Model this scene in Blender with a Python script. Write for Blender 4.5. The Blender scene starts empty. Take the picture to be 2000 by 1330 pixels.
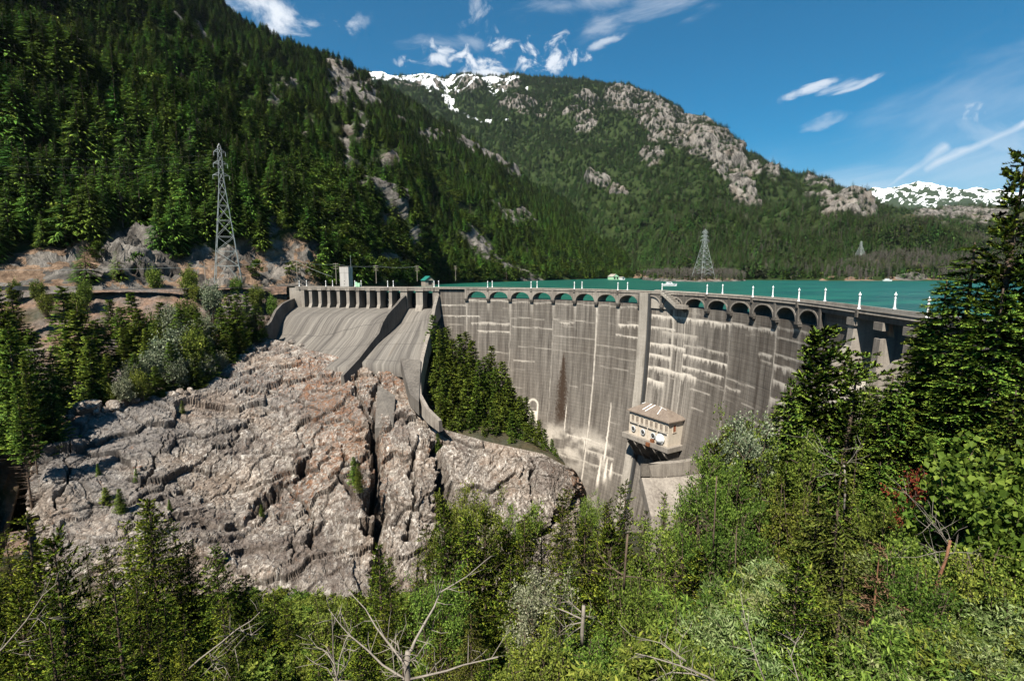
import bpy, math, random
import numpy as np
from mathutils import Vector, Matrix
from math import sin, cos, tan, atan, atan2, sqrt, pi, radians

random.seed(7)
RNG = np.random.default_rng(11)
SC = bpy.context.scene
COL = SC.collection

# ------------------------------------------------------------------ camera, sky, sun
CZ = 9.8                      # eye height above the lake surface (lake z = 0)
F, YH, CY = 1000.0, 534.25, 665.0
PITCH = atan((CY - YH) / F)
cam = bpy.data.cameras.new('camera'); cam.lens = 18.0; cam.sensor_width = 36.0
cam.clip_start = 0.3; cam.clip_end = 60000
camo = bpy.data.objects.new('camera', cam); COL.objects.link(camo)
camo.location = (0, 0, CZ); camo.rotation_euler = (pi / 2 - PITCH, 0, 0)
SC.camera = camo

SUN_EL, SUN_AZ = radians(53), radians(180 + 27)     # azimuth clockwise from +Y (view direction)
SUND = Vector((sin(SUN_AZ) * cos(SUN_EL), cos(SUN_AZ) * cos(SUN_EL), sin(SUN_EL)))
sl = bpy.data.lights.new('sun', 'SUN'); sl.energy = 5.0; sl.angle = radians(0.5); sl.color = (1.0, 0.94, 0.84)
so = bpy.data.objects.new('sun', sl); COL.objects.link(so)
so.rotation_euler = SUND.to_track_quat('Z', 'Y').to_euler()
SC.view_settings.view_transform = 'Standard'; SC.view_settings.look = 'None'
SC.view_settings.exposure = 1.15; SC.view_settings.gamma = 1.0; SC.view_settings.use_curve_mapping = False
SC.cycles.max_bounces = 4; SC.cycles.diffuse_bounces = 2; SC.cycles.transparent_max_bounces = 8
SC.cycles.use_denoising = True

def ray(px, py):
    """direction (with y = 1) of a photograph pixel"""
    u = (px - 1000.0) / F; v = (CY - py) / F
    d = np.array([u, cos(PITCH) + v * sin(PITCH), -sin(PITCH) + v * cos(PITCH)])
    return d / d[1]
def P(px, py, Y):
    d = ray(px, py); return np.array([d[0] * Y, Y, CZ + d[2] * Y])

W = bpy.data.worlds.new('World'); SC.world = W; W.use_nodes = True
nt = W.node_tree; N = nt.nodes; L = nt.links; N.clear()
def nd(t, tree=None, **kw):
    n = (tree or nt).nodes.new(t)
    for k, v in kw.items(): setattr(n, k, v)
    return n
def math_(op, a, b=None, c=None, tree=None, clamp=False):
    tr = tree or nt
    n = tr.nodes.new('ShaderNodeMath'); n.operation = op; n.use_clamp = clamp
    for i, x in enumerate((a, b, c)):
        if x is None: continue
        if hasattr(x, 'links') or hasattr(x, 'is_output'): tr.links.new(x, n.inputs[i])
        else: n.inputs[i].default_value = x
    return n.outputs[0]
sky = nd('ShaderNodeTexSky', sky_type='NISHITA', sun_disc=False, sun_elevation=SUN_EL, sun_rotation=SUN_AZ,
         altitude=300, air_density=1.0, dust_density=0.05, ozone_density=3.0)
hs = nd('ShaderNodeHueSaturation'); hs.inputs['Saturation'].default_value = 1.6; hs.inputs['Hue'].default_value = 0.487
L.new(sky.outputs[0], hs.inputs['Color'])
tc = nd('ShaderNodeTexCoord'); DIRV = tc.outputs['Generated']
def vdot(v):
    n = nd('ShaderNodeVectorMath', operation='DOT_PRODUCT'); L.new(DIRV, n.inputs[0]); n.inputs[1].default_value = v
    return n.outputs['Value']
def cloud(px, py, rx, ry, rot, dens, nsc, lo, hi, stretch=1.0, seed=0.0):
    """one cloud fixed in the sky: elliptic region round a compass direction filled with noise"""
    d = Vector(ray(px, py)).normalized()
    r = d.cross(Vector((0, 0, 1))).normalized(); u = r.cross(d)
    c, s = cos(rot), sin(rot)
    a = vdot(r * c + u * s); b = vdot(u * c - r * s); dd = vdot(d)
    a = math_('DIVIDE', a, math_('MAXIMUM', dd, 0.01)); b = math_('DIVIDE', b, math_('MAXIMUM', dd, 0.01))
    cmb = nd('ShaderNodeCombineXYZ'); L.new(math_('MULTIPLY', a, nsc / stretch), cmb.inputs[0]); L.new(math_('MULTIPLY', b, nsc), cmb.inputs[1]); cmb.inputs[2].default_value = seed
    no = nd('ShaderNodeTexNoise'); L.new(cmb.outputs[0], no.inputs['Vector']); no.inputs['Scale'].default_value = 1.0
    no.inputs['Detail'].default_value = 9; no.inputs['Roughness'].default_value = 0.6; no.inputs['Distortion'].default_value = 0.5
    qa = math_('MULTIPLY', a, 1 / rx); qb = math_('MULTIPLY', b, 1 / ry)
    q = math_('SQRT', math_('ADD', math_('MULTIPLY', qa, qa), math_('MULTIPLY', qb, qb)))
    m = math_('SUBTRACT', 1.0, q)                       # 1 centre .. 0 rim
    x = math_('ADD', math_('MULTIPLY', m, 0.5), math_('MULTIPLY', math_('SUBTRACT', no.outputs[0], 0.56), 1.9))
    mr = nd('ShaderNodeMapRange', interpolation_type='SMOOTHSTEP'); L.new(x, mr.inputs['Value'])
    mr.inputs['From Min'].default_value = lo; mr.inputs['From Max'].default_value = hi
    f = math_('MULTIPLY', mr.outputs[0], math_('MULTIPLY', math_('GREATER_THAN', dd, 0.0), dens))
    return math_('MULTIPLY', f, math_('MULTIPLY', m, 3.0, clamp=True))
CLOUDS = [(515, -15, .17, .09, -.05, .95, 16, .12, .5, 1.5, 0), (930, 18, .04, .07, .3, .5, 26, .1, .55, 1, 3),
    (945, 118, .11, .055, .05, .95, 26, .1, .42, 1.3, 5), (980, 95, .035, .03, 0, .7, 34, .1, .5, 1, 7), (848, 113, .06, .034, .1, .85, 34, .1, .5, 1.3, 9), (1070, 112, .075, .05, 0, .9, 34, .08, .45, 1.1, 12),
    (785, 123, .022, .014, 0, .5, 50, .1, .5, 1, 14), (1150, 105, .025, .016, 0, .6, 50, .1, .5, 1, 16), (1185, 78, .045, .014, .25, .6, 40, .05, .5, 2.5, 18),
    (1090, 15, .19, .035, .12, .45, 18, .05, .6, 3.5, 21), (1300, 10, .2, .04, .12, .4, 18, .05, .6, 3.5, 23), (860, 85, .12, .02, .02, .3, 24, .05, .6, 3, 25),
    (1580, 174, .05, .012, .24, .75, 50, .0, .35, 4, 27), (1655, 168, .055, .012, .16, .6, 50, .0, .4, 4, 29), (1610, 243, .05, .02, .2, .3, 30, .05, .5, 2, 31),
    (1883, 232, .035, .03, 0, .5, 30, .05, .5, 1, 33), (1990, 190, .3, .12, .3, .3, 8, .05, .75, 4, 35), (1985, 300, .12, .11, -.3, .35, 12, .05, .6, 1.6, 37),
    (1640, 350, .6, .09, .1, .55, 7, .05, .7, 4, 39), (2500, 150, .5, .2, .1, .5, 6, .05, .7, 3, 41), (100, -500, .5, .25, .2, .5, 6, .1, .7, 2, 43)]
tot = None
for c in CLOUDS:
    o = cloud(*c); tot = o if tot is None else math_('MAXIMUM', tot, o)
# condensation trail: a great-circle arc between two directions
def trail(p0, p1, w0, w1, dens, tot):
    A = Vector(ray(*p0)).normalized(); B = Vector(ray(*p1)).normalized()
    n = A.cross(B).normalized(); mid = (A + B).normalized(); t = n.cross(mid)
    al = vdot(t); hlf = abs(A.dot(t)); w = math_('MULTIPLY_ADD', al, (w1 - w0) / (2 * hlf), (w0 + w1) / 2)
    sgn = 1 if B.dot(t) > 0 else -1
    if sgn < 0: w = math_('MULTIPLY_ADD', al, -(w1 - w0) / (2 * hlf), (w0 + w1) / 2)
    no = nd('ShaderNodeTexNoise'); no.inputs['Scale'].default_value = 30; no.inputs['Detail'].default_value = 5; L.new(DIRV, no.inputs['Vector'])
    off = math_('ADD', vdot(n), math_('MULTIPLY', math_('SUBTRACT', no.outputs[0], .5), .012))
    k = math_('SUBTRACT', 1.0, math_('DIVIDE', math_('ABSOLUTE', off), w), clamp=True)
    e = math_('MULTIPLY', math_('SUBTRACT', 1.0, math_('DIVIDE', math_('ABSOLUTE', al), hlf)), 8.0, clamp=True)
    inf = math_('GREATER_THAN', vdot(mid), 0)
    k = math_('MULTIPLY', math_('MULTIPLY', math_('MULTIPLY', math_('POWER', k, .7), e), inf), math_('MULTIPLY_ADD', no.outputs[0], dens, dens * .3))
    return math_('MAXIMUM', tot, k)
tot = trail((1705, 382), (1860, 282), .002, .012, .6, tot)
tot = trail((1795, 335), (2030, 232), .010, .006, .75, tot)
tot = trail((1700, 398), (1960, 318), .003, .009, .25, tot)
mx = nd('ShaderNodeMixRGB'); L.new(tot, mx.inputs[0]); L.new(hs.outputs[0], mx.inputs[1]); mx.inputs[2].default_value = (9.0, 9.5, 10.2, 1)
bg = nd('ShaderNodeBackground'); L.new(mx.outputs[0], bg.inputs[0]); bg.inputs[1].default_value = 0.047
wo = nd('ShaderNodeOutputWorld'); L.new(bg.outputs[0], wo.inputs[0])

# ------------------------------------------------------------------ numpy noise
_perm = RNG.permutation(512).astype(np.int64)
_g = RNG.normal(size=(512, 3)); _g /= np.linalg.norm(_g, axis=1)[:, None]
def _h(i, j, k): return _perm[(_perm[(_perm[i & 511] + j) & 511] + k) & 511]
def perlin(p):
    p = np.asarray(p, float); i = np.floor(p).astype(np.int64); f = p - i; w = f * f * f * (f * (f * 6 - 15) + 10); r = 0
    for dx in (0, 1):
        for dy in (0, 1):
            for dz in (0, 1):
                g = _g[_h(i[:, 0] + dx, i[:, 1] + dy, i[:, 2] + dz)]
                d = (g * (f - (dx, dy, dz))).sum(1)
                r = r + d * (w[:, 0] if dx else 1 - w[:, 0]) * (w[:, 1] if dy else 1 - w[:, 1]) * (w[:, 2] if dz else 1 - w[:, 2])
    return r * 1.6
def fbm(p, o=4, g=.5):
    r = 0; a = 1
    for k in range(o): r = r + a * perlin(np.asarray(p) * 2 ** k + 17.3 * k); a *= g
    return r
def ridged(p, o=4, g=.5):
    r = 0; a = 1
    for k in range(o): r = r + a * (1 - 2 * np.abs(perlin(np.asarray(p) * 2 ** k + 9.1 * k))); a *= g
    return r
def voronoi(p, jit=.9):
    """F1, F2 and a value per cell"""
    p = np.asarray(p, float); i = np.floor(p).astype(np.int64); f1 = np.full(len(p), 9.); f2 = f1.copy(); cid = np.zeros(len(p), np.int64); vec = np.zeros_like(p)
    for dx in (-1, 0, 1):
        for dy in (-1, 0, 1):
            for dz in (-1, 0, 1):
                h = _h(i[:, 0] + dx, i[:, 1] + dy, i[:, 2] + dz)
                q = np.stack([i[:, 0] + dx, i[:, 1] + dy, i[:, 2] + dz], 1) + .5 + _g[h] * .5 * jit
                v = p - q; d = (v * v).sum(1); n1 = d < f1
                f2 = np.where(n1, f1, np.minimum(f2, d)); cid = np.where(n1, h, cid); vec = np.where(n1[:, None], v, vec); f1 = np.minimum(f1, d)
    return np.sqrt(f1), np.sqrt(f2), cid, vec
def sstep(a, b, x): t = np.clip((x - a) / (b - a), 0, 1); return t * t * (3 - 2 * t)

# ------------------------------------------------------------------ object helpers
def tag(o, label=None, cat=None, group=None, kind=None):
    if label: o['label'] = label
    if cat: o['category'] = cat
    if group: o['group'] = group
    if kind: o['kind'] = kind
    return o
def empty(name, loc=(0, 0, 0), rz=0.0, **kw):
    o = bpy.data.objects.new(name, None); COL.objects.link(o); o.location = loc; o.rotation_euler = (0, 0, rz); o.empty_display_size = .1
    return tag(o, **kw)
def link(name, me, parent=None, loc=None, **kw):
    o = bpy.data.objects.new(name, me); COL.objects.link(o)
    if parent is not None: o.parent = parent
    if loc is not None: o.location = loc
    return tag(o, **kw)
def np_mesh(name, V, Fa, mats, mi=None, smooth=True, attrs=None):
    """V (n,3), Fa (m,3|4)"""
    me = bpy.data.meshes.new(name); V = np.asarray(V, np.float32); Fa = np.asarray(Fa, np.int32); m, k = Fa.shape
    me.vertices.add(len(V)); me.vertices.foreach_set('co', V.ravel())
    me.loops.add(m * k); me.loops.foreach_set('vertex_index', Fa.ravel())
    me.polygons.add(m); me.polygons.foreach_set('loop_start', np.arange(m, dtype=np.int32) * k)
    for mm in (mats if isinstance(mats, (list, tuple)) else [mats]): me.materials.append(mm)
    if mi is not None: me.polygons.foreach_set('material_index', np.asarray(mi, np.int32))
    me.polygons.foreach_set('use_smooth', np.full(m, bool(smooth)))
    me.update(calc_edges=True)
    for k2, a in (attrs or {}).items():
        at = me.attributes.new(k2, 'FLOAT', 'POINT'); at.data.foreach_set('value', np.asarray(a, np.float32).ravel())
    return me
class MB:
    def __init__(s): s.v = []; s.f = []
    def add(s, pts, faces):
        b = len(s.v); s.v += [tuple(map(float, p)) for p in pts]; s.f += [tuple(b + i for i in f) for f in faces]; return s
    def hexa(s, a, b):          # a, b: two rings of 4 points
        return s.add(list(a) + list(b), [(3, 2, 1, 0), (4, 5, 6, 7), (0, 1, 5, 4), (1, 2, 6, 5), (2, 3, 7, 6), (3, 0, 4, 7)])
    def obox(s, O, A, B, C):    # origin corner and three edge vectors
        O, A, B, C = map(np.asarray, (O, A, B, C)); return s.hexa([O, O + A, O + A + B, O + B], [O + C, O + A + C, O + A + B + C, O + B + C])
    def box(s, x0, x1, y0, y1, z0, z1): return s.obox((x0, y0, z0), (x1 - x0, 0, 0), (0, y1 - y0, 0), (0, 0, z1 - z0))
    def tube(s, pts, rad, n=6, cap=True):
        pts = [Vector(p) for p in pts]; b = len(s.v)
        for i, p in enumerate(pts):
            d = (pts[min(i + 1, len(pts) - 1)] - pts[max(i - 1, 0)]); d = d.normalized() if d.length > 1e-9 else Vector((0, 0, 1))
            a = d.cross(Vector((0, 0, 1)) if abs(d.z) < .9 else Vector((1, 0, 0))).normalized(); c = d.cross(a); r = rad[i] if hasattr(rad, '__len__') else rad
            for k in range(n):
                t = 2 * pi * k / n; s.v.append(tuple(p + a * (cos(t) * r) + c * (sin(t) * r)))
        for i in range(len(pts) - 1):
            for k in range(n): s.f.append((b + i * n + k, b + i * n + (k + 1) % n, b + (i + 1) * n + (k + 1) % n, b + (i + 1) * n + k))
        if cap: s.f.append(tuple(b + k for k in range(n))[::-1]); s.f.append(tuple(b + (len(pts) - 1) * n + k for k in range(n)))
        return s
    def lathe(s, prof, n=10, c=(0, 0, 0)):
        b = len(s.v)
        for r, z in prof:
            for k in range(n): t = 2 * pi * k / n; s.v.append((c[0] + r * cos(t), c[1] + r * sin(t), c[2] + z))
        for i in range(len(prof) - 1):
            for k in range(n): s.f.append((b + i * n + k, b + i * n + (k + 1) % n, b + (i + 1) * n + (k + 1) % n, b + (i + 1) * n + k))
        s.f.append(tuple(b + k for k in range(n))[::-1]); s.f.append(tuple(b + (len(prof) - 1) * n + k for k in range(n)))
        return s
    def mesh(s, name, mat, smooth=False):
        me = bpy.data.meshes.new(name); me.from_pydata(s.v, [], s.f); me.materials.append(mat)
        if smooth: me.polygons.foreach_set('use_smooth', [True] * len(me.polygons))
        me.update(); return me
    def obj(s, name, mat, parent=None, smooth=False, **kw): return link(name, s.mesh(name, mat, smooth), parent, **kw)

# ------------------------------------------------------------------ materials
def new_mat(name, rough=.8, spec=.25):
    m = bpy.data.materials.new(name); m.use_nodes = True; t = m.node_tree; b = t.nodes['Principled BSDF']
    b.inputs['Roughness'].default_value = rough; b.inputs['Specular IOR Level'].default_value = spec
    return m, t, b
def noise(t, vec, scale, detail=4, rough=.55, dist=0.0, sc3=None):
    if sc3 is not None:
        mp = t.nodes.new('ShaderNodeMapping'); mp.inputs['Scale'].default_value = sc3; t.links.new(vec, mp.inputs[0]); vec = mp.outputs[0]
    n = t.nodes.new('ShaderNodeTexNoise'); t.links.new(vec, n.inputs['Vector']); n.inputs['Scale'].default_value = scale
    n.inputs['Detail'].default_value = detail; n.inputs['Roughness'].default_value = rough; n.inputs['Distortion'].default_value = dist
    return n.outputs[0]
def ramp(t, fac, stops, interp='LINEAR'):
    r = t.nodes.new('ShaderNodeValToRGB'); t.links.new(fac, r.inputs[0]); e = r.color_ramp.elements; r.color_ramp.interpolation = interp
    while len(e) < len(stops): e.new(.5)
    for i, (p, c) in enumerate(stops): e[i].position = p; e[i].color = (c, c, c, 1) if not hasattr(c, '__len__') else (*c, 1)
    return r.outputs[0]
def mix(t, fac, a, b, mode='MIX'):
    n = t.nodes.new('ShaderNodeMixRGB'); n.blend_type = mode
    for i, x in enumerate((fac, a, b)):
        if hasattr(x, 'is_output'): t.links.new(x, n.inputs[i])
        elif i == 0: n.inputs[0].default_value = x
        else: n.inputs[i].default_value = (*x, 1)
    return n.outputs[0]
def attr(t, name):
    n = t.nodes.new('ShaderNodeAttribute'); n.attribute_name = name; return n
def bump(t, b, h, strength=.5, dist=.1):
    n = t.nodes.new('ShaderNodeBump'); n.inputs['Strength'].default_value = strength; n.inputs['Distance'].default_value = dist
    t.links.new(h, n.inputs['Height']); t.links.new(n.outputs[0], b.inputs['Normal'])
def geo(t): return t.nodes.new('ShaderNodeNewGeometry').outputs['Position']
def M2(t, op, a, b=None, c=None, clamp=False): return math_(op, a, b, c, tree=t, clamp=clamp)

def concrete(name, base=(.25, .22, .185), dark=(.12, .102, .086), light=(.40, .36, .31), vstreak=1.0, lines=False, k=1.0):
    m, t, b = new_mat(name, .85, .2); g = geo(t)
    n1 = noise(t, g, .12, 6, .6); n2 = noise(t, g, 1.0, 5, .65, sc3=(1.6, 1.6, .09)); n3 = noise(t, g, 3.0, 5, .7)
    c = mix(t, ramp(t, n2, [(.38, 0), (.66, 1)]), dark, base)
    c = mix(t, ramp(t, n1, [(.35, 0), (.75, .7)]), c, light)
    c = mix(t, .5, c, ramp(t, n3, [(.25, .35), (.75, 1.0)]), 'MULTIPLY')
    if lines:
        sp = t.nodes.new('ShaderNodeSeparateXYZ'); t.links.new(g, sp.inputs[0])
        z = M2(t, 'FRACT', M2(t, 'MULTIPLY', sp.outputs[2], .8)); ln = M2(t, 'LESS_THAN', z, .12)
        c = mix(t, M2(t, 'MULTIPLY', ln, .35), c, dark)
    t.links.new(c, b.inputs['Base Color']); bump(t, b, n3, .35, .08)
    return m
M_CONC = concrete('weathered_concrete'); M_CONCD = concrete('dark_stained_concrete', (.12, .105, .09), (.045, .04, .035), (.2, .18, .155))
M_CONCL = concrete('pale_concrete', (.34, .3, .25), (.2, .175, .15), (.5, .46, .39))
M_CONCP = concrete('board_marked_concrete', (.34, .305, .26), (.2, .178, .15), (.46, .42, .36), lines=True)
def plain(name, col, rough=.6, spec=.3, var=.25, sc=2.0, metal=0.0):
    m, t, b = new_mat(name, rough, spec); n = noise(t, geo(t), sc, 4, .6)
    t.links.new(mix(t, 1.0, col, ramp(t, n, [(.3, 1 - var), (.7, 1.0)]), 'MULTIPLY'), b.inputs['Base Color']); b.inputs['Metallic'].default_value = metal
    return m
M_WHITE = plain('white_paint', (.8, .8, .77), .5, .4, .15); M_STEEL = plain('galvanised_steel', (.27, .30, .29), .45, .5, .2, metal=.0)
M_IRON = plain('dark_iron', (.05, .05, .05), .6); M_WOODP = plain('weathered_pole_wood', (.26, .22, .18), .9)
M_RUST = plain('rusty_steel', (.2, .08, .035), .8, .2, .5); M_BEIGE = plain('beige_render', (.52, .455, .37), .85, .2, .2, 1.2)
M_SHINGLE = concrete('brown_roof_shingles', (.2, .16, .125), (.13, .1, .08), (.26, .21, .17))
M_WINDOW = plain('window_glass_behind_boards', (.2, .16, .13), .25, .5, .4); M_GREENROOF = plain('green_roof_metal', (.015, .15, .12), .5)
M_GREENPALE = plain('pale_green_siding', (.35, .6, .38), .7); M_REDWIN = plain('rusty_red_shutter', (.25, .09, .045), .7)
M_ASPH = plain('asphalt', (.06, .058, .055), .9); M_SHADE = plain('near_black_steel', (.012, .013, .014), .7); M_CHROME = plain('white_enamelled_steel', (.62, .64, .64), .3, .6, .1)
def siding():
    m, t, b = new_mat('grey_board_siding', .85); g = geo(t)
    sp = t.nodes.new('ShaderNodeSeparateXYZ'); t.links.new(g, sp.inputs[0])
    ln = M2(t, 'LESS_THAN', M2(t, 'FRACT', M2(t, 'MULTIPLY', sp.outputs[0], 2.0)), .16)
    c = mix(t, ramp(t, noise(t, g, 1.0, 4, .6, sc3=(3, 3, .2)), [(.3, 0), (.7, 1)]), (.27, .255, .24), (.42, .4, .37))
    t.links.new(mix(t, M2(t, 'MULTIPLY', ln, .6), c, (.12, .11, .1)), b.inputs['Base Color']); return m
M_SIDING = siding()

def dam_mat():
    m, t, b = new_mat('dam_face_concrete', .85, .2)
    uv = t.nodes.new('ShaderNodeUVMap'); uv.uv_map = 'metres'; v = uv.outputs[0]; g = geo(t)
    vs = noise(t, v, 1.0, 7, .7, sc3=(.55, .035, 1)); vs2 = noise(t, v, 1.0, 5, .75, sc3=(2.6, .06, 1)); n1 = noise(t, v, .035, 4, .6); fine = noise(t, v, 2.2, 6, .75)
    c = mix(t, ramp(t, vs, [(.38, 0), (.62, 1)]), (.062, .053, .045), (.20, .178, .153))
    c = mix(t, ramp(t, vs2, [(.45, 0), (.75, .5)]), c, (.24, .215, .185))
    c = mix(t, ramp(t, vs2, [(.22, .4), (.4, 0)]), c, (.06, .05, .042))
    c = mix(t, ramp(t, n1, [(.35, .45), (.65, 0)]), c, (.13, .11, .09))
    bt = t.nodes.new('ShaderNodeTexBrick'); t.links.new(v, bt.inputs['Vector']); bt.inputs['Scale'].default_value = 1; bt.offset = 0.0
    bt.inputs['Brick Width'].default_value = 1.5; bt.inputs['Row Height'].default_value = 1.15; bt.inputs['Mortar Size'].default_value = .06; bt.inputs['Mortar Smooth'].default_value = .4
    bt.inputs['Color1'].default_value = (1, 1, 1, 1); bt.inputs['Color2'].default_value = (.86, .86, .86, 1); bt.inputs['Mortar'].default_value = (.5, .5, .5, 1)
    c = mix(t, .75, c, bt.outputs[0], 'MULTIPLY')
    c = mix(t, .55, c, ramp(t, fine, [(.3, .55), (.7, 1)]), 'MULTIPLY')
    wf = M2(t, 'MULTIPLY', attr(t, 'white').outputs['Fac'], M2(t, 'MULTIPLY_ADD', fine, 1.3, .25), clamp=True)
    dk = M2(t, 'MULTIPLY', attr(t, 'dark').outputs['Fac'], M2(t, 'MULTIPLY_ADD', fine, 1.4, .2), clamp=True)
    c = mix(t, dk, c, (.035, .022, .014)); c = mix(t, wf, c, (.62, .56, .48))
    t.links.new(c, b.inputs['Base Color']); bump(t, b, bt.outputs[1], .25, -.1)
    return m
M_DAM = dam_mat()

# ------------------------------------------------------------------ the crest line of the dam
OX, OY, R0, A0, DA, HP = -40.1, 105.332, 96.763, 1.337, -.093, 5.366
BAY = R0 * abs(DA); ZT = CZ - HP                       # parapet top
def batter(z): d = CZ - z; return .0018 * max(0.0, d - 9) ** 2
def batter_np(z): return .0018 * np.maximum(0.0, (CZ - z) - 9) ** 2
def frame(s):
    """point on the crest line, unit vector downstream, unit vector along (towards larger s)"""
    a = A0 + DA * min(max(s, 0), 16); n = np.array([-cos(a), -sin(a), 0.]); t = np.array([sin(a), -cos(a), 0.])
    p = np.array([OX + R0 * cos(a), OY + R0 * sin(a), 0.]); e = s if s < 0 else max(0, s - 16)
    return p + t * e * BAY, n, t
def C(s, d, z):
    """crest coordinates: s in bays, d metres downstream, z world height"""
    p, n, t = frame(s); q = p + n * d; q[2] = z; return q
def strip(mb, s0, s1, ds, prof, step=.5):
    """sweep a closed (d, z) profile along the crest"""
    k = max(1, int(math.ceil((s1 - s0) / step))); n = len(prof); b = len(mb.v)
    for i in range(k + 1):
        s = s0 + (s1 - s0) * i / k
        for d, z in prof: mb.v.append(tuple(C(s, d, z)))
    for i in range(k):
        for j in range(n): mb.f.append((b + i * n + j, b + i * n + (j + 1) % n, b + (i + 1) * n + (j + 1) % n, b + (i + 1) * n + j))
    mb.f.append(tuple(b + j for j in range(n))[::-1]); mb.f.append(tuple(b + k * n + j for j in range(n)))
    return mb
def sbox(mb, s0, s1, d0, d1, z0, z1, step=.5): return strip(mb, s0, s1, 0, [(d0, z0), (d1, z0), (d1, z1), (d0, z1)], step)
ZS = ZT - 4.1                                            # sill under the arches
SL0, SR1 = -8.35, 19.2                                   # ends of the crest
def s_at(px, py=560.0):
    d = ray(px, py); best = None
    for i in range(-900, 2000):
        s = i / 100; p, n, t = frame(s); e = abs(p[0] - d[0] * p[1])
        if best is None or e < best[0]: best = (e, s)
    return best[1]

# ------------------------------------------------------------------ arch dam
dam = empty('arch_dam', (0, 0, 0), label='tall curved concrete arch dam streaked with white stains, holding back the green lake', cat='dam')
def build_dam():
    sA, sB = -1.5, 17.2
    nu = 560; ss = np.linspace(sA, sB, nu)
    zt = np.where((ss < 0) | (ss > 16), ZT - .75, ZS)
    nz = 250; V = []; UV = []; fr = [frame(s) for s in ss]
    p0 = np.array([f[0] for f in fr]); nn = np.array([f[1] for f in fr])
    zb = -82.0; tt = np.linspace(0, 1, nz)
    z = zt[:, None] + (zb - zt[:, None]) * tt[None, :]
    S = np.repeat(ss[:, None], nz, 1)
    d = batter_np(z); rel = CZ - z                        # metres below the eye
    # horizontal lift joints: each pour stands a few mm proud or back
    pour = np.floor(rel / 2.3) * 7.13 + np.floor(S / 2) * 3.7
    d = d + (np.sin(pour * 12.9898) * 43758.5453 % 1) * .05
    X = p0[:, None, :] + nn[:, None, :] * d[..., None]; X[..., 2] = z
    w = np.zeros_like(z); dk = np.zeros_like(z)
    sm = S * BAY
    def n2(u, v, sd): return perlin(np.stack([u.ravel(), v.ravel(), np.full(u.size, sd)], 1)).reshape(u.shape)
    drip = .5 + .6 * n2(sm * 1.3, z * 0, 3.3) + .35 * n2(sm * 3.1, z * 0, 8.1) + .2 * n2(sm * 7, z * 0, 5.1)
    lines = []                                            # s0, s1, depth, strength, drip length
    for a in [(8.45, 12, 12.4, 1, 2.2), (8.45, 9.6, 16, .9, 1.6), (9, 10.6, 17.0, .55, 3.2), (8.45, 10.1, 20.8, 1, 2.6), (8.45, 9.5, 24.3, 1, 2.4), (8.45, 10.5, 28, 1, 3), (8.45, 9.3, 32, 1, 4),
              (10, 12, 19.9, .6, 1.2), (10, 12, 22.6, 1, 1.8), (10, 11.9, 25.9, .9, 1.6), (10.0, 10.7, 28.2, 1, 3), (10.3, 11.9, 28.6, .35, .6), (10.4, 11.4, 31.6, .6, .6), (10.6, 11.2, 36.5, .5, .5),
              (12, 14, 12.2, .8, 1.6), (13.3, 13.9, 17.8, .8, 1.4), (13.4, 13.9, 19.3, .5, .7), (12, 13.3, 26, .55, .6), (12, 12.7, 28, .8, 1), (12.8, 13.4, 30.5, .4, .5), (14, 16, 11.2, .6, 1), (14, 15.4, 13.4, .6, .8), (14, 15.6, 17, .7, .8),
              (14, 16, 19.2, 1, 2.2), (14.05, 15.2, 22.6, .9, 2.2), (14, 15, 26.5, .9, 3), (12.9, 13.9, 33.5, .5, .6), (7, 8, 16.2, .95, 1.8), (6.9, 8, 19.9, .9, .9), (6, 7.9, 24, .35, .5), (4, 6, 16.5, .4, .5), (4.3, 5, 17.2, .6, 1.6),
              (2.1, 4, 19.9, .6, .6), (2, 3.6, 16.5, .45, .5), (0.5, 2, 22.0, .7, .9), (.2, 2, 18.8, .6, 1.6), (2.2, 3.2, 32.5, .6, .6), (1, 2, 30.0, .5, .5), (2.4, 4, 27.2, .35, .4), (6.3, 7.6, 31, .3, .4),
              (-1.5, 0, 12.2, .7, .8), (-1.5, .6, 16.4, .8, .8), (0, 2, 10.2, .6, .9), (2, 8, 10.6, .45, .8), (4, 6.0, 22.3, .4, .4), (4, 8, 27.5, .2, .4), (5, 6.9, 56.5, .8, 1.8), (4, 8, 64, .5, 1.4), (5.9, 7.4, 60, .6, 2), (16.1, 17.2, 8.5, .3, .6), (16.1, 17.2, 13, .3, 1)]: lines.append(a)
    rr = random.Random(5)
    for k in range(46):
        s0 = rr.uniform(-1, 15); lines.append((s0, s0 + rr.uniform(.2, 1.0), 5 + 1.15 * rr.randint(3, 52), rr.uniform(.1, .35), rr.uniform(.2, .7)))
    for s0, s1, dep, st, dl in lines:
        e = sstep(s0 - .03, s0 + .03, S) * (1 - sstep(s1 - .05, s1 + .05, S))
        dd = rel - dep - .12 * np.sin(S * 5 + dep); ln = np.maximum(dl * np.clip(drip + .3 * n2(sm * .35, z * 0, dep), 0, 1.6), .25)
        f = np.where(dd < 0, np.clip(1 + dd / .15, 0, 1), np.clip(1 - dd / ln, 0, 1) ** .75)
        w = np.maximum(w, f * e * st)
    for sj, st, wd in [(0, .55, .16), (2, .6, .16), (4, .6, .16), (6, .95, .3), (7.98, 1, .42), (10, .85, .22), (12, .5, .2), (14, .9, .2), (16, .4, .2)]:
        wob = .12 * n2(z * .35, sm * 0, sj + .5)
        w = np.maximum(w, st * np.clip(1.25 - np.abs(sm - sj * BAY - wob) / wd, 0, 1) * np.clip(.75 + .5 * n2(z * .6, sm * 0, sj + 3), 0, 1))
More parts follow.
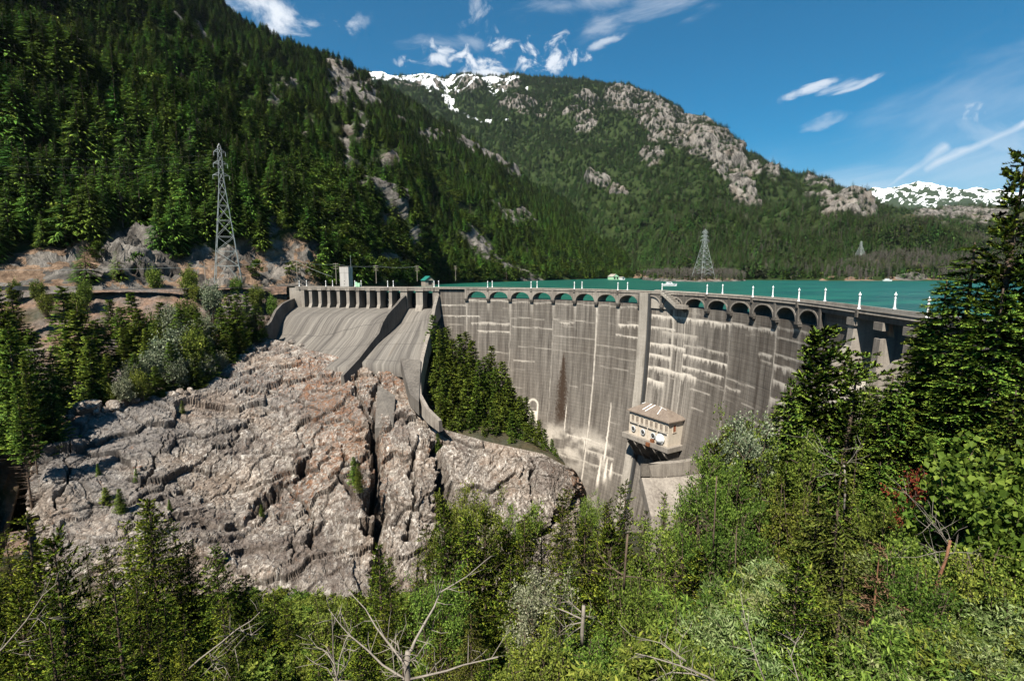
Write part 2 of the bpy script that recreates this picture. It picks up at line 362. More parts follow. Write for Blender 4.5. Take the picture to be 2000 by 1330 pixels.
    for i in range(17):                                    # pale wash below each corbel
        rel4 = rel - HP; h = rr.uniform(5, 11) * (1.8 if i in (6, 8, 9) else 1); w = np.maximum(w, (.5 if i < 8 else .35) * np.clip(1.2 - np.abs(sm - i * BAY) / .7, 0, 1) * np.clip(1 - (rel4 - 4) / h, 0, 1) * (rel4 > 4))
    vst = .5 + .6 * n2(sm * .9, z * .02, 1.5) + .5 * n2(sm * 3, z * .04, 2.5)
    blk = sstep(8.4, 8.5, S) * (1 - sstep(10.1, 10.9, S)) * (1 - sstep(38, 52, rel)); w = np.maximum(w, blk * np.clip(vst - .3, 0, 1) * .65)
    w = np.maximum(w, .4 * np.clip(1 - np.abs(S - 9.3) / .12, 0, 1) * sstep(24, 34, rel) * (1 - sstep(44, 50, rel)))
    w = np.maximum(w, .3 * np.clip(vst - .55, 0, 1) * sstep(5.0, 6.4, S) * (1 - sstep(7.5, 8, S)) * (1 - sstep(14, 30, rel)))
    # weep hole plume, left of the valve house, and the washed foot
    for s0, a, bb, wd in [(6.95, 42, 62, .5), (6.8, 60, 70, .7), (7.1, 60, 68, .9), (7.35, 61, 66, .8), (4.85, 46, 56, .25), (5.9, 55, 60, .25)]:
        w = np.maximum(w, np.clip(1.3 - np.abs(sm - s0 * BAY + .2 * n2(z * .8, sm * 0, s0)) / (wd * (.35 + .65 * sstep(a, bb, rel))), 0, 1) * sstep(a, a + 1, rel) * (1 - sstep(bb - 2, bb + 2, rel)))
    patch = fbm(np.stack([sm.ravel() * .10, z.ravel() * .14, np.full(z.size, 4.)], 1), 4, .6).reshape(z.shape)
    w = np.maximum(w, .5 * sstep(50, 58, rel) * sstep(-.3, .5, patch) * (1 - sstep(7.0, 7.6, S)) * sstep(2.4, 3.4, S) * (1 - sstep(62, 68, rel) * .6))
    # small arched white outline (old gallery portal)
    cu, cv = 3.25 * BAY, 48.5; du = sm - cu; dv = rel - cv; rad = np.where(dv < 0, np.hypot(du, dv), np.abs(du))
    w = np.maximum(w, np.clip(1.3 - np.abs(rad - 2.0) / .4, 0, 1) * (dv < 8) * .9); w = np.maximum(w, (rad < 2) * (dv > 2.2) * (dv < 7) * np.clip(1.1 - (dv - 2.2) / 5, 0, 1))
    # brown-black moss and rust streak
    u = (S - 4.55 - (rel - 28) * .003) * BAY; env = sstep(26, 31, rel) * (1 - sstep(50, 56, rel)); wid = .5 + 1.7 * sstep(28, 44, rel)
    rag = n2(sm * 1.6, z * 1.6, 7.7) * .6 + n2(sm * 4, z * 4, 9.9) * .5
    dk = np.maximum(dk, 1.3 * env * np.clip(1.3 - np.abs(u) / wid + rag, 0, 1))
    dk = np.maximum(dk, .45 * np.clip(1 - np.abs(S - 4.9) / .12, 0, 1) * (1 - sstep(20, 34, rel)) * np.clip(vst, 0, 1))
    dk = np.maximum(dk, .35 * sstep(.2, .7, n2(sm * .16, z * .02, 6.)) * (1 - sstep(6, 60, rel)))
    dk = np.maximum(dk, .30 * sstep(11.5, 13, S) * np.clip(vst, 0, 1)); w = w * (1 - dk * .6)
    # faces: front, sill/top, back
    back = p0 + nn * (-5.2); bt = back.copy(); bt[:, 2] = zt; bb2 = back.copy(); bb2[:, 2] = zb
    Vf = X.reshape(-1, 3); k = len(Vf); Vall = np.vstack([Vf, bt, bb2])
    i, j = np.meshgrid(np.arange(nu - 1), np.arange(nz - 1), indexing='ij'); a = (i * nz + j).ravel()
    F1 = np.stack([a, a + 1, a + nz + 1, a + nz], 1); ii = np.arange(nu - 1)
    F2 = np.stack([ii * nz, (ii + 1) * nz, k + ii + 1, k + ii], 1); F3 = np.stack([k + ii, k + ii + 1, k + nu + ii + 1, k + nu + ii], 1)
    att = {'white': np.concatenate([w.ravel(), np.zeros(2 * nu)]), 'dark': np.concatenate([dk.ravel(), np.zeros(2 * nu)])}
    Fc = np.vstack([F1, F2, F3]); me = np_mesh('dam_wall', Vall, Fc, M_DAM, smooth=False, attrs=att)
    uvl = me.uv_layers.new(name='metres'); U = np.concatenate([sm.ravel(), ss * BAY, ss * BAY]); Vv = np.concatenate([z.ravel(), zt, np.full(nu, zb)])
    uvl.data.foreach_set('uv', np.stack([U[Fc.ravel()], Vv[Fc.ravel()]], 1).astype(np.float32).ravel())
    link('dam_wall', me, dam)
build_dam()

def arch_bay(s0, blind=False):
    """one bay of the arcade: a barrel vault through the crest, with piers"""
    mb = MB(); zt = ZT - .62; zs = ZS; d0, d1 = .75, -4.0; cols = []
    w = .075; cols.append((s0, s0 + w, zs, zs)); n = 18
    def za(q): x = 2 * q - 1; return zs + .15 + 2.45 * sqrt(max(0, 1 - abs(x) ** 2.3))
    for i in range(n):
        q0, q1 = .5 - .5 * cos(pi * i / n), .5 - .5 * cos(pi * (i + 1) / n); cols.append((s0 + w + (1 - 2 * w) * q0, s0 + w + (1 - 2 * w) * q1, za(q0), za(q1)))
    cols.append((s0 + 1 - w, s0 + 1 - .0005, zs, zs))
    for a, b, z0, z1 in cols:
        mb.hexa([C(a, d0, z0), C(b, d0, z1), C(b, d0, zt), C(a, d0, zt)], [C(a, d1, z0), C(b, d1, z1), C(b, d1, zt), C(a, d1, zt)])
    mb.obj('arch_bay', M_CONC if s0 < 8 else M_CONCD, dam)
    ar = MB(); rd = []                                    # raised arch ring
    for i in range(n + 1):
        q = .5 - .5 * cos(pi * i / n); s = s0 + w + (1 - 2 * w) * q; z = za(q); x = 2 * q - 1
        rd.append((s, z, s + x * .04, z + .30))
    for i in range(n):
        a, b = rd[i], rd[i + 1]
        ar.hexa([C(a[0], d0 - .02, a[1]), C(b[0], d0 - .02, b[1]), C(b[2], d0 - .02, b[3]), C(a[2], d0 - .02, a[3])], [C(a[0], d0 + .1, a[1]), C(b[0], d0 + .1, b[1]), C(b[2], d0 + .1, b[3]), C(a[2], d0 + .1, a[3])])
    ar.obj('arch_ring', M_CONC, dam)
    if blind:
        sbox(MB(), s0 + .01, s0 + .98, -.3, .45, zs - .9, zt - .1, .25).obj('infill_panel', M_CONCL, dam)
for i in range(16): arch_bay(i, blind=i in (8, 9))
for i in range(17):                                        # stepped corbels under the piers
    mb = MB(); h = .075
    for k, (hw, dd, za, zb) in enumerate([(.085, .98, 0, -.42), (.075, .82, -.42, -.8), (.05, .62, -.8, -1.15), (.035, .4, -1.15, -1.4)]):
        sbox(mb, i - hw, i + hw, 0.02, dd, ZS + zb + .0 + (0.002 if k else 0), ZS + za, 1)
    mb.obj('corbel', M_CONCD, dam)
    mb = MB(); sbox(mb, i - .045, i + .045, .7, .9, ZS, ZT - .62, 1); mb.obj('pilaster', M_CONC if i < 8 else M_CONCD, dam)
# parapets, cornice, road deck
strip(MB(), SL0, 21.2, 0, [(.55, ZT - .62), (.95, ZT - .62), (.95, ZT - .5), (.85, ZT - .42), (.85, ZT - .12), (.92, ZT - .12), (.92, ZT), (.55, ZT)]).obj('front_parapet', M_CONC, dam)
strip(MB(), SL0, 21.2, 0, [(-4.35, ZT - 1.2), (-4.0, ZT - 1.2), (-4.0, ZT + .02), (-4.35, ZT + .02)]).obj('rear_parapet', M_CONCL, dam)
strip(MB(), SL0, 21.2, 0, [(-3.998, ZT - .9), (.548, ZT - .9), (.548, ZT - .64), (-3.998, ZT - .64)]).obj('road_deck', M_ASPH, dam)
strip(MB(), SL0, -1.5, 0, [(.3, ZT - 1.35), (.75, ZT - 1.35), (.75, ZT - .64), (.3, ZT - .64)]).obj('deck_beam', M_CONC, dam)
strip(MB(), 16.05, 21.2, 0, [(.3, ZT - 1.45), (.75, ZT - 1.45), (.75, ZT - .64), (.3, ZT - .64)]).obj('deck_beam', M_CONCD, dam)
# tall pilaster that runs the full height of the dam
def full_pilaster(s0, s1, proj):
    mb = MB(); zs = np.linspace(ZT - .63, -80, 34); b = 0; n = 4
    for z in zs:
        o = batter(z); mb.v += [tuple(C(s0, o - .5, z)), tuple(C(s0, o + proj, z)), tuple(C(s1, o + proj, z)), tuple(C(s1, o - .5, z))]
    for i in range(len(zs) - 1):
        for j in range(4): mb.f.append((i * 4 + j, i * 4 + (j + 1) % 4, i * 4 + 4 + (j + 1) % 4, i * 4 + 4 + j))
    mb.f.append((3, 2, 1, 0)); return mb
full_pilaster(8.06, 8.42, 1.35).obj('pilaster', M_CONCP, dam)
full_pilaster(8.425, 8.50, 1.1).obj('pilaster_shade_strip', M_IRON, dam)  # dark strip added in place of shade down the pilaster's right side
# walkway stair against the blind arches
st = empty('stairway', C(9.1, 1.5, ZT), label='small covered walkway stair slanting down across the blind arches of the dam', cat='stairway')
def W2L(o, p): return np.asarray(p) - np.asarray(o.location)
mb = MB(); a, b = (9.12, ZT - .5), (9.85, ZS - .3)
mb.hexa([W2L(st, C(a[0], 1.0, a[1])), W2L(st, C(b[0], 1.0, b[1])), W2L(st, C(b[0], 1.0, b[1] + 1.2)), W2L(st, C(a[0], 1.0, a[1] + .9))], [W2L(st, C(a[0], 2.4, a[1])), W2L(st, C(b[0], 2.4, b[1])), W2L(st, C(b[0], 2.4, b[1] + 1.2)), W2L(st, C(a[0], 2.4, a[1] + .9))])
mb.obj('stringer', M_CONCP, st)
mb = MB(); mb.hexa([W2L(st, C(9.85, .8, ZS - .3)), W2L(st, C(10.22, .8, ZS - .3)), W2L(st, C(10.22, .8, ZS + .75)), W2L(st, C(9.85, .8, ZS + .75))], [W2L(st, C(9.85, 2.6, ZS - .3)), W2L(st, C(10.22, 2.6, ZS - .3)), W2L(st, C(10.22, 2.6, ZS + .75)), W2L(st, C(9.85, 2.6, ZS + .75))])
mb.obj('landing', M_CONC, st)
for k in range(7):
    f = (k + .5) / 7; s = a[0] + (b[0] - a[0]) * f; z = a[1] + (b[1] - a[1]) * f + 1.0 + .2 * f
    mb = MB(); mb.hexa([W2L(st, C(s, .95, z)), W2L(st, C(s + .05, .95, z)), W2L(st, C(s + .05, .95, z + .35)), W2L(st, C(s, .95, z + .35))], [W2L(st, C(s, 2.45, z)), W2L(st, C(s + .05, 2.45, z)), W2L(st, C(s + .05, 2.45, z + .35)), W2L(st, C(s, 2.45, z + .35))]); mb.obj('tread_cover', M_CONCL, st)

# ------------------------------------------------------------------ lamp posts on both parapets
post_me = MB().lathe([(.24, 0), (.24, .12), (.17, .2), (.15, .35), (.10, 1.55), (.14, 1.62), (.14, 1.7), (.09, 1.76), (.07, 1.9), (.13, 1.96)], 8).mesh('post', M_WHITE)
glob_me = MB().lathe([(.13, 1.962), (.19, 2.06), (.2, 2.2), (.14, 2.33), (.06, 2.38), (.05, 2.46), (.015, 2.62)], 8).mesh('lamp_globe', M_WHITE, True)
def lamp(p, label):
    o = empty('lamp_post', p, label=label, cat='lamp post', group='white lamp posts along the dam road')
    link('post', post_me, o); link('lamp_globe', glob_me, o)
def lamps():
    row = [(s_at(x), 'F') for x in (587, 638.7, 695, 759)] + [(-1.45, 'F')] + [(i, 'F') for i in (1, 3, 5, 7, 9, 11, 13, 15)] + [(17.45, 'F'), (19.25, 'F')]
    back = [s_at(x) for x in (587, 638.7, 695, 759)] + [-1.45, 1, 3, 5, 7, 11, 13, 15, 17.45]
    names = ['above the left end of the gated spillway', 'second from the left end of the gated spillway', 'just right of the grey hoist tower', 'above the right half of the gated spillway', 'over the join of spillway and arch dam', 'above the second arch from the left', 'above the fourth arch from the left', 'above the sixth arch from the left', 'above the eighth arch from the left', 'at the head of the stairway', 'second to the right of the stairway', 'third to the right of the stairway', 'above the last open arches on the right', 'where the right-hand spillway piers begin', 'nearest the camera, beside the dark conifer']
    for k, (s, _) in enumerate(row): lamp(C(s, .75, ZT), 'white lamp post on the downstream parapet, ' + names[k])
    bn = names[:9] + ['to the right of the stairway', 'midway along the right half of the arcade', 'above the last open arches on the right', 'above the right-hand spillway piers']
    for k, s in enumerate(back): lamp(C(s, -4.18, ZT + .02), 'white lamp post on the lake-side parapet, ' + bn[k])
    for s, _ in row:                                      # bracket below each downstream lamp
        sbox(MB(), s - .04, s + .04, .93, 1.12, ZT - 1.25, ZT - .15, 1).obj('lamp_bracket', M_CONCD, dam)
lamps()

# ------------------------------------------------------------------ gated spillways
LP, LN, LT = frame(-3)                                     # straight left wing: LN downstream, LT towards the arch
def CL(s, d, z): return C(s, d, z)
spl = empty('gated_spillway', (0, 0, 0), label='concrete spillway with a row of gate piers above wide curved chutes, left of the dam', cat='spillway')
pier_px = [608.4, 626.4, 643.5, 662.4, 681, 700, 720.5, 741, 763.7]
pier_s = [s_at(x, 580) for x in pier_px]; big_s = [s_at(x, 580) for x in (790, 820, 852)]
ZG = ZT - 8.6                                             # gate sill level
def pier(s, hw, zt=ZT - .66, nose=5.0, parent=None, mat=None):
    mb = MB(); prof = [(-5, ZG - 1), (-5, zt), (.5, zt), (.5, zt - 2.6), (1.6, ZG + 3), (nose, ZG - 2.2)]
    prof = [(-6, ZG - 4), (-6, zt), (.6, zt), (.6, ZG + 1.6), (2.3, ZG - 1.6), (2.3, ZG - 4)]
    n = len(prof); v = [tuple(C(s - hw, d, z)) for d, z in prof] + [tuple(C(s + hw, d, z)) for d, z in prof]
    mb.v = v; mb.f = [tuple(range(n)), tuple(range(2 * n - 1, n - 1, -1))] + [(i, n + i, n + (i + 1) % n, (i + 1) % n) for i in range(n)]
    p = mb.obj('pier', mat or M_CONC, parent or spl)
    mb = MB(); sbox(mb, s - hw - .035, s + hw + .035, .3, .95, zt - .95, zt - .1, 1); mb.obj('pier_head', M_CONC, parent or spl)
for s in pier_s: pier(s, .075)
for s in big_s: pier(s, .14 if s > -2 else .16)
sbox(MB(), SL0 - .35, s_at(596, 580), -6, .6, ZG - 4, ZT - .66, 1).obj('abutment_pier', M_CONC, spl)
# chute surfaces
def prof_z(m): return np.interp(m, [-3, 0, 3, 8, 13, 17, 20.6, 24, 30, 38, 48, 60], [0, 0, -.2, -.8, -1.8, -3.2, -6.0, -9.4, -12.2, -15.2, -17.5, -19])
def flare(m): return 0.0
def chute(name, s0, s1, m1f, zoff=0, mat=None, slope=None, nu=110, nv=90, curve=True, flow=0.0, parent=None):
    V = []; AC = []; AL = []
    for i in range(nu):
        q = i / (nu - 1); s = s0 + (s1 - s0) * q; m1 = m1f(q)
        for j in range(nv):
            m = -3 + (m1 + 3) * min(j, nv - 2) / (nv - 2); z = ZG + zoff + (prof_z(m * (1 + .42 * min(1, max(0, (-s * BAY - 25.7) / 28)))) if slope is None else slope(m))
            if curve:
                sh = 3.0 * sstep(4, 26, np.array(m)) * .12; e = s - sh * 1.2; s2 = s - (1 - q) ** 1.3 * flare(m) / BAY
                z += (.16 * sin(e * 7.1) + .06 * sin(e * 13.7 + 1)) * float(sstep(3, 16, np.array(m))) * .9 - (3.5 if j == nv - 1 else 0)
            AC.append(s * BAY + 3.5 * float(sstep(6, 24, np.array(m)))); AL.append(m)
            V.append(C((s2 if curve else s) - flow * max(0, m) / BAY, m, z))
    i, j = np.meshgrid(np.arange(nu - 1), np.arange(nv - 1), indexing='ij'); a = (i * nv + j).ravel()
    return link(name, np_mesh(name, V, np.stack([a, a + nv, a + nv + 1, a + 1], 1), mat, attrs={'across': AC, 'along': AL}), parent or spl)
def chute_mat():
    m, t, b = new_mat('chute_concrete', .8, .25); g = geo(t)
    cb = t.nodes.new('ShaderNodeCombineXYZ'); t.links.new(attr(t, 'across').outputs['Fac'], cb.inputs[0]); t.links.new(attr(t, 'along').outputs['Fac'], cb.inputs[1]); v = cb.outputs[0]
    s1 = noise(t, v, 1.0, 6, .65, .3, sc3=(.42, .018, .02)); s2 = noise(t, v, 1.0, 5, .7, .2, sc3=(1.6, .03, .03)); fine = noise(t, g, 2.5, 5, .7)
    c = mix(t, ramp(t, s1, [(.36, 0), (.6, 1)]), (.06, .053, .047), (.14, .126, .109)); c = mix(t, ramp(t, s2, [(.46, 0), (.75, .7)]), c, (.28, .255, .22))
    c = mix(t, ramp(t, s2, [(.24, .75), (.42, 0)]), c, (.065, .056, .05)); c = mix(t, .4, c, ramp(t, fine, [(.3, .5), (.7, 1)]), 'MULTIPLY')
    jn = M2(t, 'LESS_THAN', M2(t, 'FRACT', M2(t, 'MULTIPLY', attr(t, 'along').outputs['Fac'], .115)), .022); c = mix(t, M2(t, 'MULTIPLY', jn, .7), c, (.03, .027, .024))
    rs = noise(t, v, 1.0, 3, .5, sc3=(.3, .02, .02)); c = mix(t, ramp(t, rs, [(.66, 0), (.72, .3)]), c, (.20, .13, .07))
    t.links.new(c, b.inputs['Base Color']); bump(t, b, fine, .3, .08); return m
M_CHUTE = chute_mat()
sT = big_s[0]; sLft = SL0 - .3
chute('chute_floor', sLft, sT - .05, lambda q: 24 + 17 * min(1, max(0, (q - .32) / .2)) , mat=M_CHUTE, flow=.0)
def right_chute():
    b2 = big_s[2] + .02; dn = np.array([0, 0, 2.8]); Rp = [C(b2, -3, ZG), C(b2, 1, ZG - .1), C(b2, 6, ZG - 1.9), P(838, 640, 178) - dn, P(829, 668, 170) - dn, P(821, 703, 162) - dn]; Rp = np.array(Rp); nu, nv = 40, 60; V = []; AC = []; AL = []
    zl = lambda m: ZG + float(np.interp(m, [-3, 0, 3, 8, 14, 26, 36, 48], [0, 0, -2, -5.3, -7.3, -11, -15.2, -20]))
    yR = Rp[:, 1]; 
    for i in range(nu):
        q = i / (nu - 1)
        for j in range(nv):
            jj = min(j, nv - 2); m = -3 + 40 * jj / (nv - 2); A = C(sT + .1, m, zl(m)); y = yR[0] + (yR[-1] - yR[0]) * jj / (nv - 2); B = np.array([np.interp(-y, -yR, Rp[:, k]) for k in range(3)]); p = A * (1 - q) + B * q - np.array([0, 0, 3.5 if j == nv - 1 else 0]); V.append(p); AC.append((sT + (b2 - sT) * q) * BAY); AL.append(m)
    i, j = np.meshgrid(np.arange(nu - 1), np.arange(nv - 1), indexing='ij'); a = (i * nv + j).ravel(); link('chute_floor', np_mesh('chute_floor', V, np.stack([a, a + nv, a + nv + 1, a + 1], 1), M_CHUTE, attrs={'across': AC, 'along': AL}), spl)
right_chute()
# gates: dark curved skin plate, radial arms
gs = [s_at(596, 580)] + pier_s + big_s
for i in range(len(gs) - 1):
    a, b = gs[i] + .09, gs[i + 1] - .09
    g = empty('gate', (0, 0, 0)); g.parent = spl
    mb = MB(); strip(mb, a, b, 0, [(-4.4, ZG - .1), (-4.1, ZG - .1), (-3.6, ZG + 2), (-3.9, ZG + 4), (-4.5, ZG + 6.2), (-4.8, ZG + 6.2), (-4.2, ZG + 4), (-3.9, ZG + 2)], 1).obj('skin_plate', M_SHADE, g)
    if i < 10:
        mb = MB()
        for z in (ZG + .9, ZG + 3.6): mb.tube([C(b, -.5, ZG + 2.6), C(a + .12, -3.6, z)], .13, 5)
        mb.tube([C(a + .3, -2.2, ZG + 1.6), C(a + .3, -2.2, ZG + 3.3)], .08, 4)
        mb.obj('gate_arm', M_STEEL if i not in (2, 6) else M_RUST, g)
# training walls
def wall_along(name, pts, th, hs, mat, parent, side=1):
    """pts: world points of the top edge; th thickness (to the +x side of travel); hs heights"""
    mb = MB(); R = []
    for i, p in enumerate(pts):
        d = np.array(pts[min(i + 1, len(pts) - 1)]) - np.array(pts[max(i - 1, 0)]); d[2] = 0; d /= np.linalg.norm(d); n = np.array([-d[1], d[0], 0]) * th * side
        h = hs[i] if hasattr(hs, '__len__') else hs; p = np.asarray(p); lo = p - [0, 0, h]
        R.append((p, p + n, lo + n * 1.5, lo))
    for a, b in zip(R[:-1], R[1:]): mb.hexa(a, b)
    return mb.obj(name, mat, parent)
wall_along('training_wall', [C(sT + .02, .9, ZT - 3.2), C(sT + .02, 5, ZG + 4.0), C(sT + .02, 9.1, ZG + 2.1), C(sT + .02, 13, ZG + .6), C(sT + .02, 17, ZG - 1.1), C(sT + .02, 20.6, ZG - 3.5), C(sT + .02, 24, ZG - 7.2), C(sT + .02, 30, ZG - 10.0), C(sT + .02, 38, ZG - 14), C(sT + .02, 48, ZG - 17.8)], 1.0, [9, 10, 10, 10, 10, 9, 8, 7, 6, 5], M_CONCD, spl)
wall_along('training_wall', [C(SL0 - .2, .8, ZT - 5.0), P(560, 587, 209), P(547, 594, 204), P(535, 607, 200), P(525, 628, 195), P(511, 643, 190), P(499, 646, 187), P(474, 661, 182)], 1.0, [9, 9, 9, 9, 8, 6, 5, 4.5], M_CONCD, spl)
wall_along('training_wall', [C(big_s[2] + .05, .9, ZG + 6), C(big_s[2] + .1, 6, ZG + 1.2), P(838, 640, 178), P(829, 668, 170), P(821, 700, 162), P(814, 738, 153), P(816, 770, 146), P(832, 798, 141), P(857, 822, 138)], 1.1, [9, 6, 5, 5, 5, 5, 5, 4, 3.2], M_CONC, spl)
# loose slabs of the old chute lying in the rock cleft and below it
def slab(quad, th=1.2):
    q = [P(*c) for c in quad]; mb = MB(); mb.hexa([p - np.array([0, 0, th]) for p in q], q); return mb.obj('chute_apron', M_CONCD, spl)
slab([(738, 752, 152), (772, 772, 149), (768, 832, 137), (732, 836, 138)], 4)
slab([(782, 700, 163), (822, 703, 160), (818, 785, 142.5), (800, 768, 146)], 4)

spr = empty('right_spillway', (0, 0, 0), label='shadowed concrete spillway bays with sloping buttress piers at the right end of the dam', cat='spillway')
PR = [17.25, 18.12, 18.9, 19.6, 20.3]
for i, s in enumerate(PR):
    mb = MB(); hw = .09 if i else .1; zt = ZT - 1.46
    prof = [(-9, ZT - 24), (-9, ZT - 9), (-4, zt), (.7, zt), (1.0, ZT - 5.8), (1.6, ZT - 6.6), (5, ZT - 10.5), (5, ZT - 24)] if i in (0,) else [(-9, ZT - 24), (-9, ZT - 9), (-4, zt), (-.4, zt), (-.9, ZT - 3.6), (.9, ZT - 3.8), (1.3, ZT - 12), (1.6, ZT - 24)]
    n = len(prof); mb.v = [tuple(C(s - hw, d, z)) for d, z in prof] + [tuple(C(s + hw, d, z)) for d, z in prof]
    mb.f = [tuple(range(n)), tuple(range(2 * n - 1, n - 1, -1))] + [(k, n + k, n + (k + 1) % n, (k + 1) % n) for k in range(n)]
    mb.obj('pier', M_CONC, spr)
    mb = MB(); sbox(mb, s - hw - .04, s + hw + .04, .1, .95, ZT - 2.6, ZT - 1.47, 1); mb.obj('pier_head', M_CONC, spr)
for a, b in zip(PR[:-1], PR[1:]):
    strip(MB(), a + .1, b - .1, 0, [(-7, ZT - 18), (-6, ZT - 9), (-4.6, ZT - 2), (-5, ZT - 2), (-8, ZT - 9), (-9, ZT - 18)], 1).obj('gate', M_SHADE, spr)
strip(MB(), PR[0] + .1, PR[2], 0, [(-8, ZT - 8.8), (-3, ZT - 9.2), (4, ZT - 12.5), (9, ZT - 18), (9, ZT - 30), (-8, ZT - 30)], 1).obj('chute_floor', M_CONCL, spr)
wall_along('training_wall', [C(18.9, .9, CZ - 10.8), C(18.88, 2.2, CZ - 11.2), C(18.8, 7, CZ - 16.8), C(18.75, 13, CZ - 23.5)], .9, [16, 16, 14, 12], M_CONC, spr)
wall_along('training_wall', [C(17.25, 4, ZT - 9.6), C(17.2, 6, ZT - 12), C(17.15, 9, ZT - 16), C(17.1, 14, ZT - 23)], .9, [14, 14, 13, 12], M_CONC, spr)

# ------------------------------------------------------------------ valve house on the dam face
VO = P(1229, 845, 150); VT = np.array([.51, -.86, 0]); VT /= np.linalg.norm(VT); VN = np.array([-VT[1], VT[0], 0.]) ; UZ = np.array([0, 0, 1.])
vh = empty('valve_house', tuple(VO), label='cream valve house with hipped brown roof bracketed off the dam face', cat='building')
def vl(t, n, z): return VT * t + VN * n + UZ * z
def vbox(mb, t0, t1, n0, n1, z0, z1): return mb.obox(vl(t0, n0, z0), VT * (t1 - t0), VN * (n1 - n0), UZ * (z1 - z0))
VW, VD, VH = 15.2, 4.6, 6.9
vbox(MB(), 0, VW, 0, VD + 2, 0, VH).obj('wall', M_BEIGE, vh)
mb = MB(); e = .65
mb.v = [tuple(vl(*p)) for p in [(-e, -e, VH + .002), (VW + e, -e, VH + .002), (VW + e, VD + 2, VH + .002), (-e, VD + 2, VH + .002), (-e, -e, VH + .3), (VW + e, -e, VH + .3), (VW + e, VD + 2, VH + .3), (-e, VD + 2, VH + .3), (3.6, 3.1, VH + 2.9), (VW - 3.6, 3.1, VH + 2.9)]]
mb.f = [(3, 2, 1, 0), (0, 1, 5, 4), (1, 2, 6, 5), (2, 3, 7, 6), (3, 0, 4, 7), (4, 5, 9, 8), (5, 6, 9), (6, 7, 8, 9), (7, 4, 8)]
rf = mb.obj('roof', M_SHINGLE, vh)
mb = MB()                                                  # white mineral runs on the roof
def onroof(t, f): p = vl(t, -e + (3.1 + e) * f, VH + .3 + 2.6 * f); return p + UZ * .04
for t0, f0, t1, f1, w in [(5.6, .98, 4.4, .35, .28), (7.0, .98, 5.6, .3, .28), (9.7, .95, 10.2, .35, .22), (8.6, .98, 11.6, .86, .3), (3.2, .96, 2.4, .8, .2)]:
    a, b = onroof(t0, f0), onroof(t1, f1); sd = VT * w; mb.hexa([a, a + sd, b + sd, b], [a + UZ * .03, a + sd + UZ * .03, b + sd + UZ * .03, b + UZ * .03])
mb.obj('mineral_streak', M_WHITE, rf)
for k in range(8):
    t = .95 + k * 1.86; w = empty('window', (0, 0, 0)); w.parent = vh
    vbox(MB(), t, t + .95, -.06, .12, 4.3, 5.85).obj('pane', M_WINDOW, w)
    mb = MB(); [vbox(mb, *q) for q in [(t - .12, t - .002, -.12, .1, 4.2, 5.95), (t + .952, t + 1.07, -.12, .1, 4.2, 5.95), (t - .12, t + 1.07, -.14, .1, 4.06, 4.198), (t - .12, t + 1.07, -.12, .1, 5.952, 6.07), (t + .44, t + .51, -.09, -.061, 4.3, 5.85)]]; mb.obj('frame', M_BEIGE, w)
w = empty('window', (0, 0, 0)); w.parent = vh
vbox(MB(), VW - .1, VW + .07, 1.7, 2.8, 4.0, 5.9).obj('pane', M_REDWIN, w)
mb = MB(); [vbox(mb, *q) for q in [(VW - .1, VW + .14, 1.55, 1.698, 3.9, 6.0), (VW - .1, VW + .14, 2.802, 2.95, 3.9, 6.0), (VW - .1, VW + .16, 1.5, 3.0, 3.75, 3.898)]]; mb.obj('frame', M_BEIGE, w)
for t0 in (.3, 3.95, 7.7, 11.4):                            # lower bays with pilasters and a dark head line
    vbox(MB(), t0, t0 + 3.3, -.28, -.02, 3.35, 3.55).obj('bay_lintel', M_IRON, vh)
for t0 in (.0, 3.62, 7.32, 11.05, 14.8):
    vbox(MB(), t0, t0 + .28, -.2, -.01, 0, 3.34).obj('bay_pilaster', M_BEIGE, vh)
for k, (t, r) in enumerate([(2.0, .75), (5.9, .75), (9.9, .8), (12.6, 1.35)]):
    o = vl(t, -.35, 1.9 if k < 3 else 1.7); mb = MB(); pts = []
    for i in range(17): a = 2 * pi * i / 16; pts.append(o + VT * (r * cos(a)) + UZ * (r * sin(a)))
    mb.tube(pts, .13 if k < 3 else .2, 6, False); v = mb.obj('valve_ring', M_CHROME, vh, smooth=True)
    mb = MB(); prof = [(-.02, r * .9), (-.15 if k < 3 else -.9, r * .75), (-.25 if k < 3 else -1.3, r * .3)]; rings = []
    for n_, rr_ in [(.35, r * .92)] + [(p[0] , p[1]) for p in prof]:
        b = len(mb.v); mb.v += [tuple(o + VN * n_ + VT * (rr_ * cos(2 * pi * i / 14)) + UZ * (rr_ * sin(2 * pi * i / 14))) for i in range(14)]; rings.append(b)
    for b0, b1 in zip(rings[:-1], rings[1:]): mb.f += [(b0 + i, b0 + (i + 1) % 14, b1 + (i + 1) % 14, b1 + i) for i in range(14)]
    mb.f.append(tuple(rings[-1] + i for i in range(14))); mb.obj('valve_body', M_IRON if k < 3 else M_CHROME, vh, smooth=k == 3)
    if k == 2:
        mb = MB(); vbox(mb, t - .5, t + .7, -1.0, -.45, .002, .9); vbox(mb, t - 1.4, t - .2, -1.8, -1.21, -1.2, -.2); mb.obj('rusty_gearbox', M_RUST, vh)
vbox(MB(), -1.8, VW + 1.1, -1.2, VD + 2, -1.35, -.002).obj('floor_slab', M_CONC, vh)
for k in range(5):                                          # wedge brackets
    t = .2 + k * 3.75; mb = MB(); pr = [(-1.15, -1.352), (VD + 4, -1.352), (VD + 4, -9), (2.6, -7.2), (.6, -4.4)]
    n = len(pr); mb.v = [tuple(vl(t - .16, *p)) for p in pr] + [tuple(vl(t + .16, *p)) for p in pr]
    mb.f = [tuple(range(n)), tuple(range(2 * n - 1, n - 1, -1))] + [(q, n + q, n + (q + 1) % n, (q + 1) % n) for q in range(n)]; mb.obj('bracket', M_CONCD, vh)
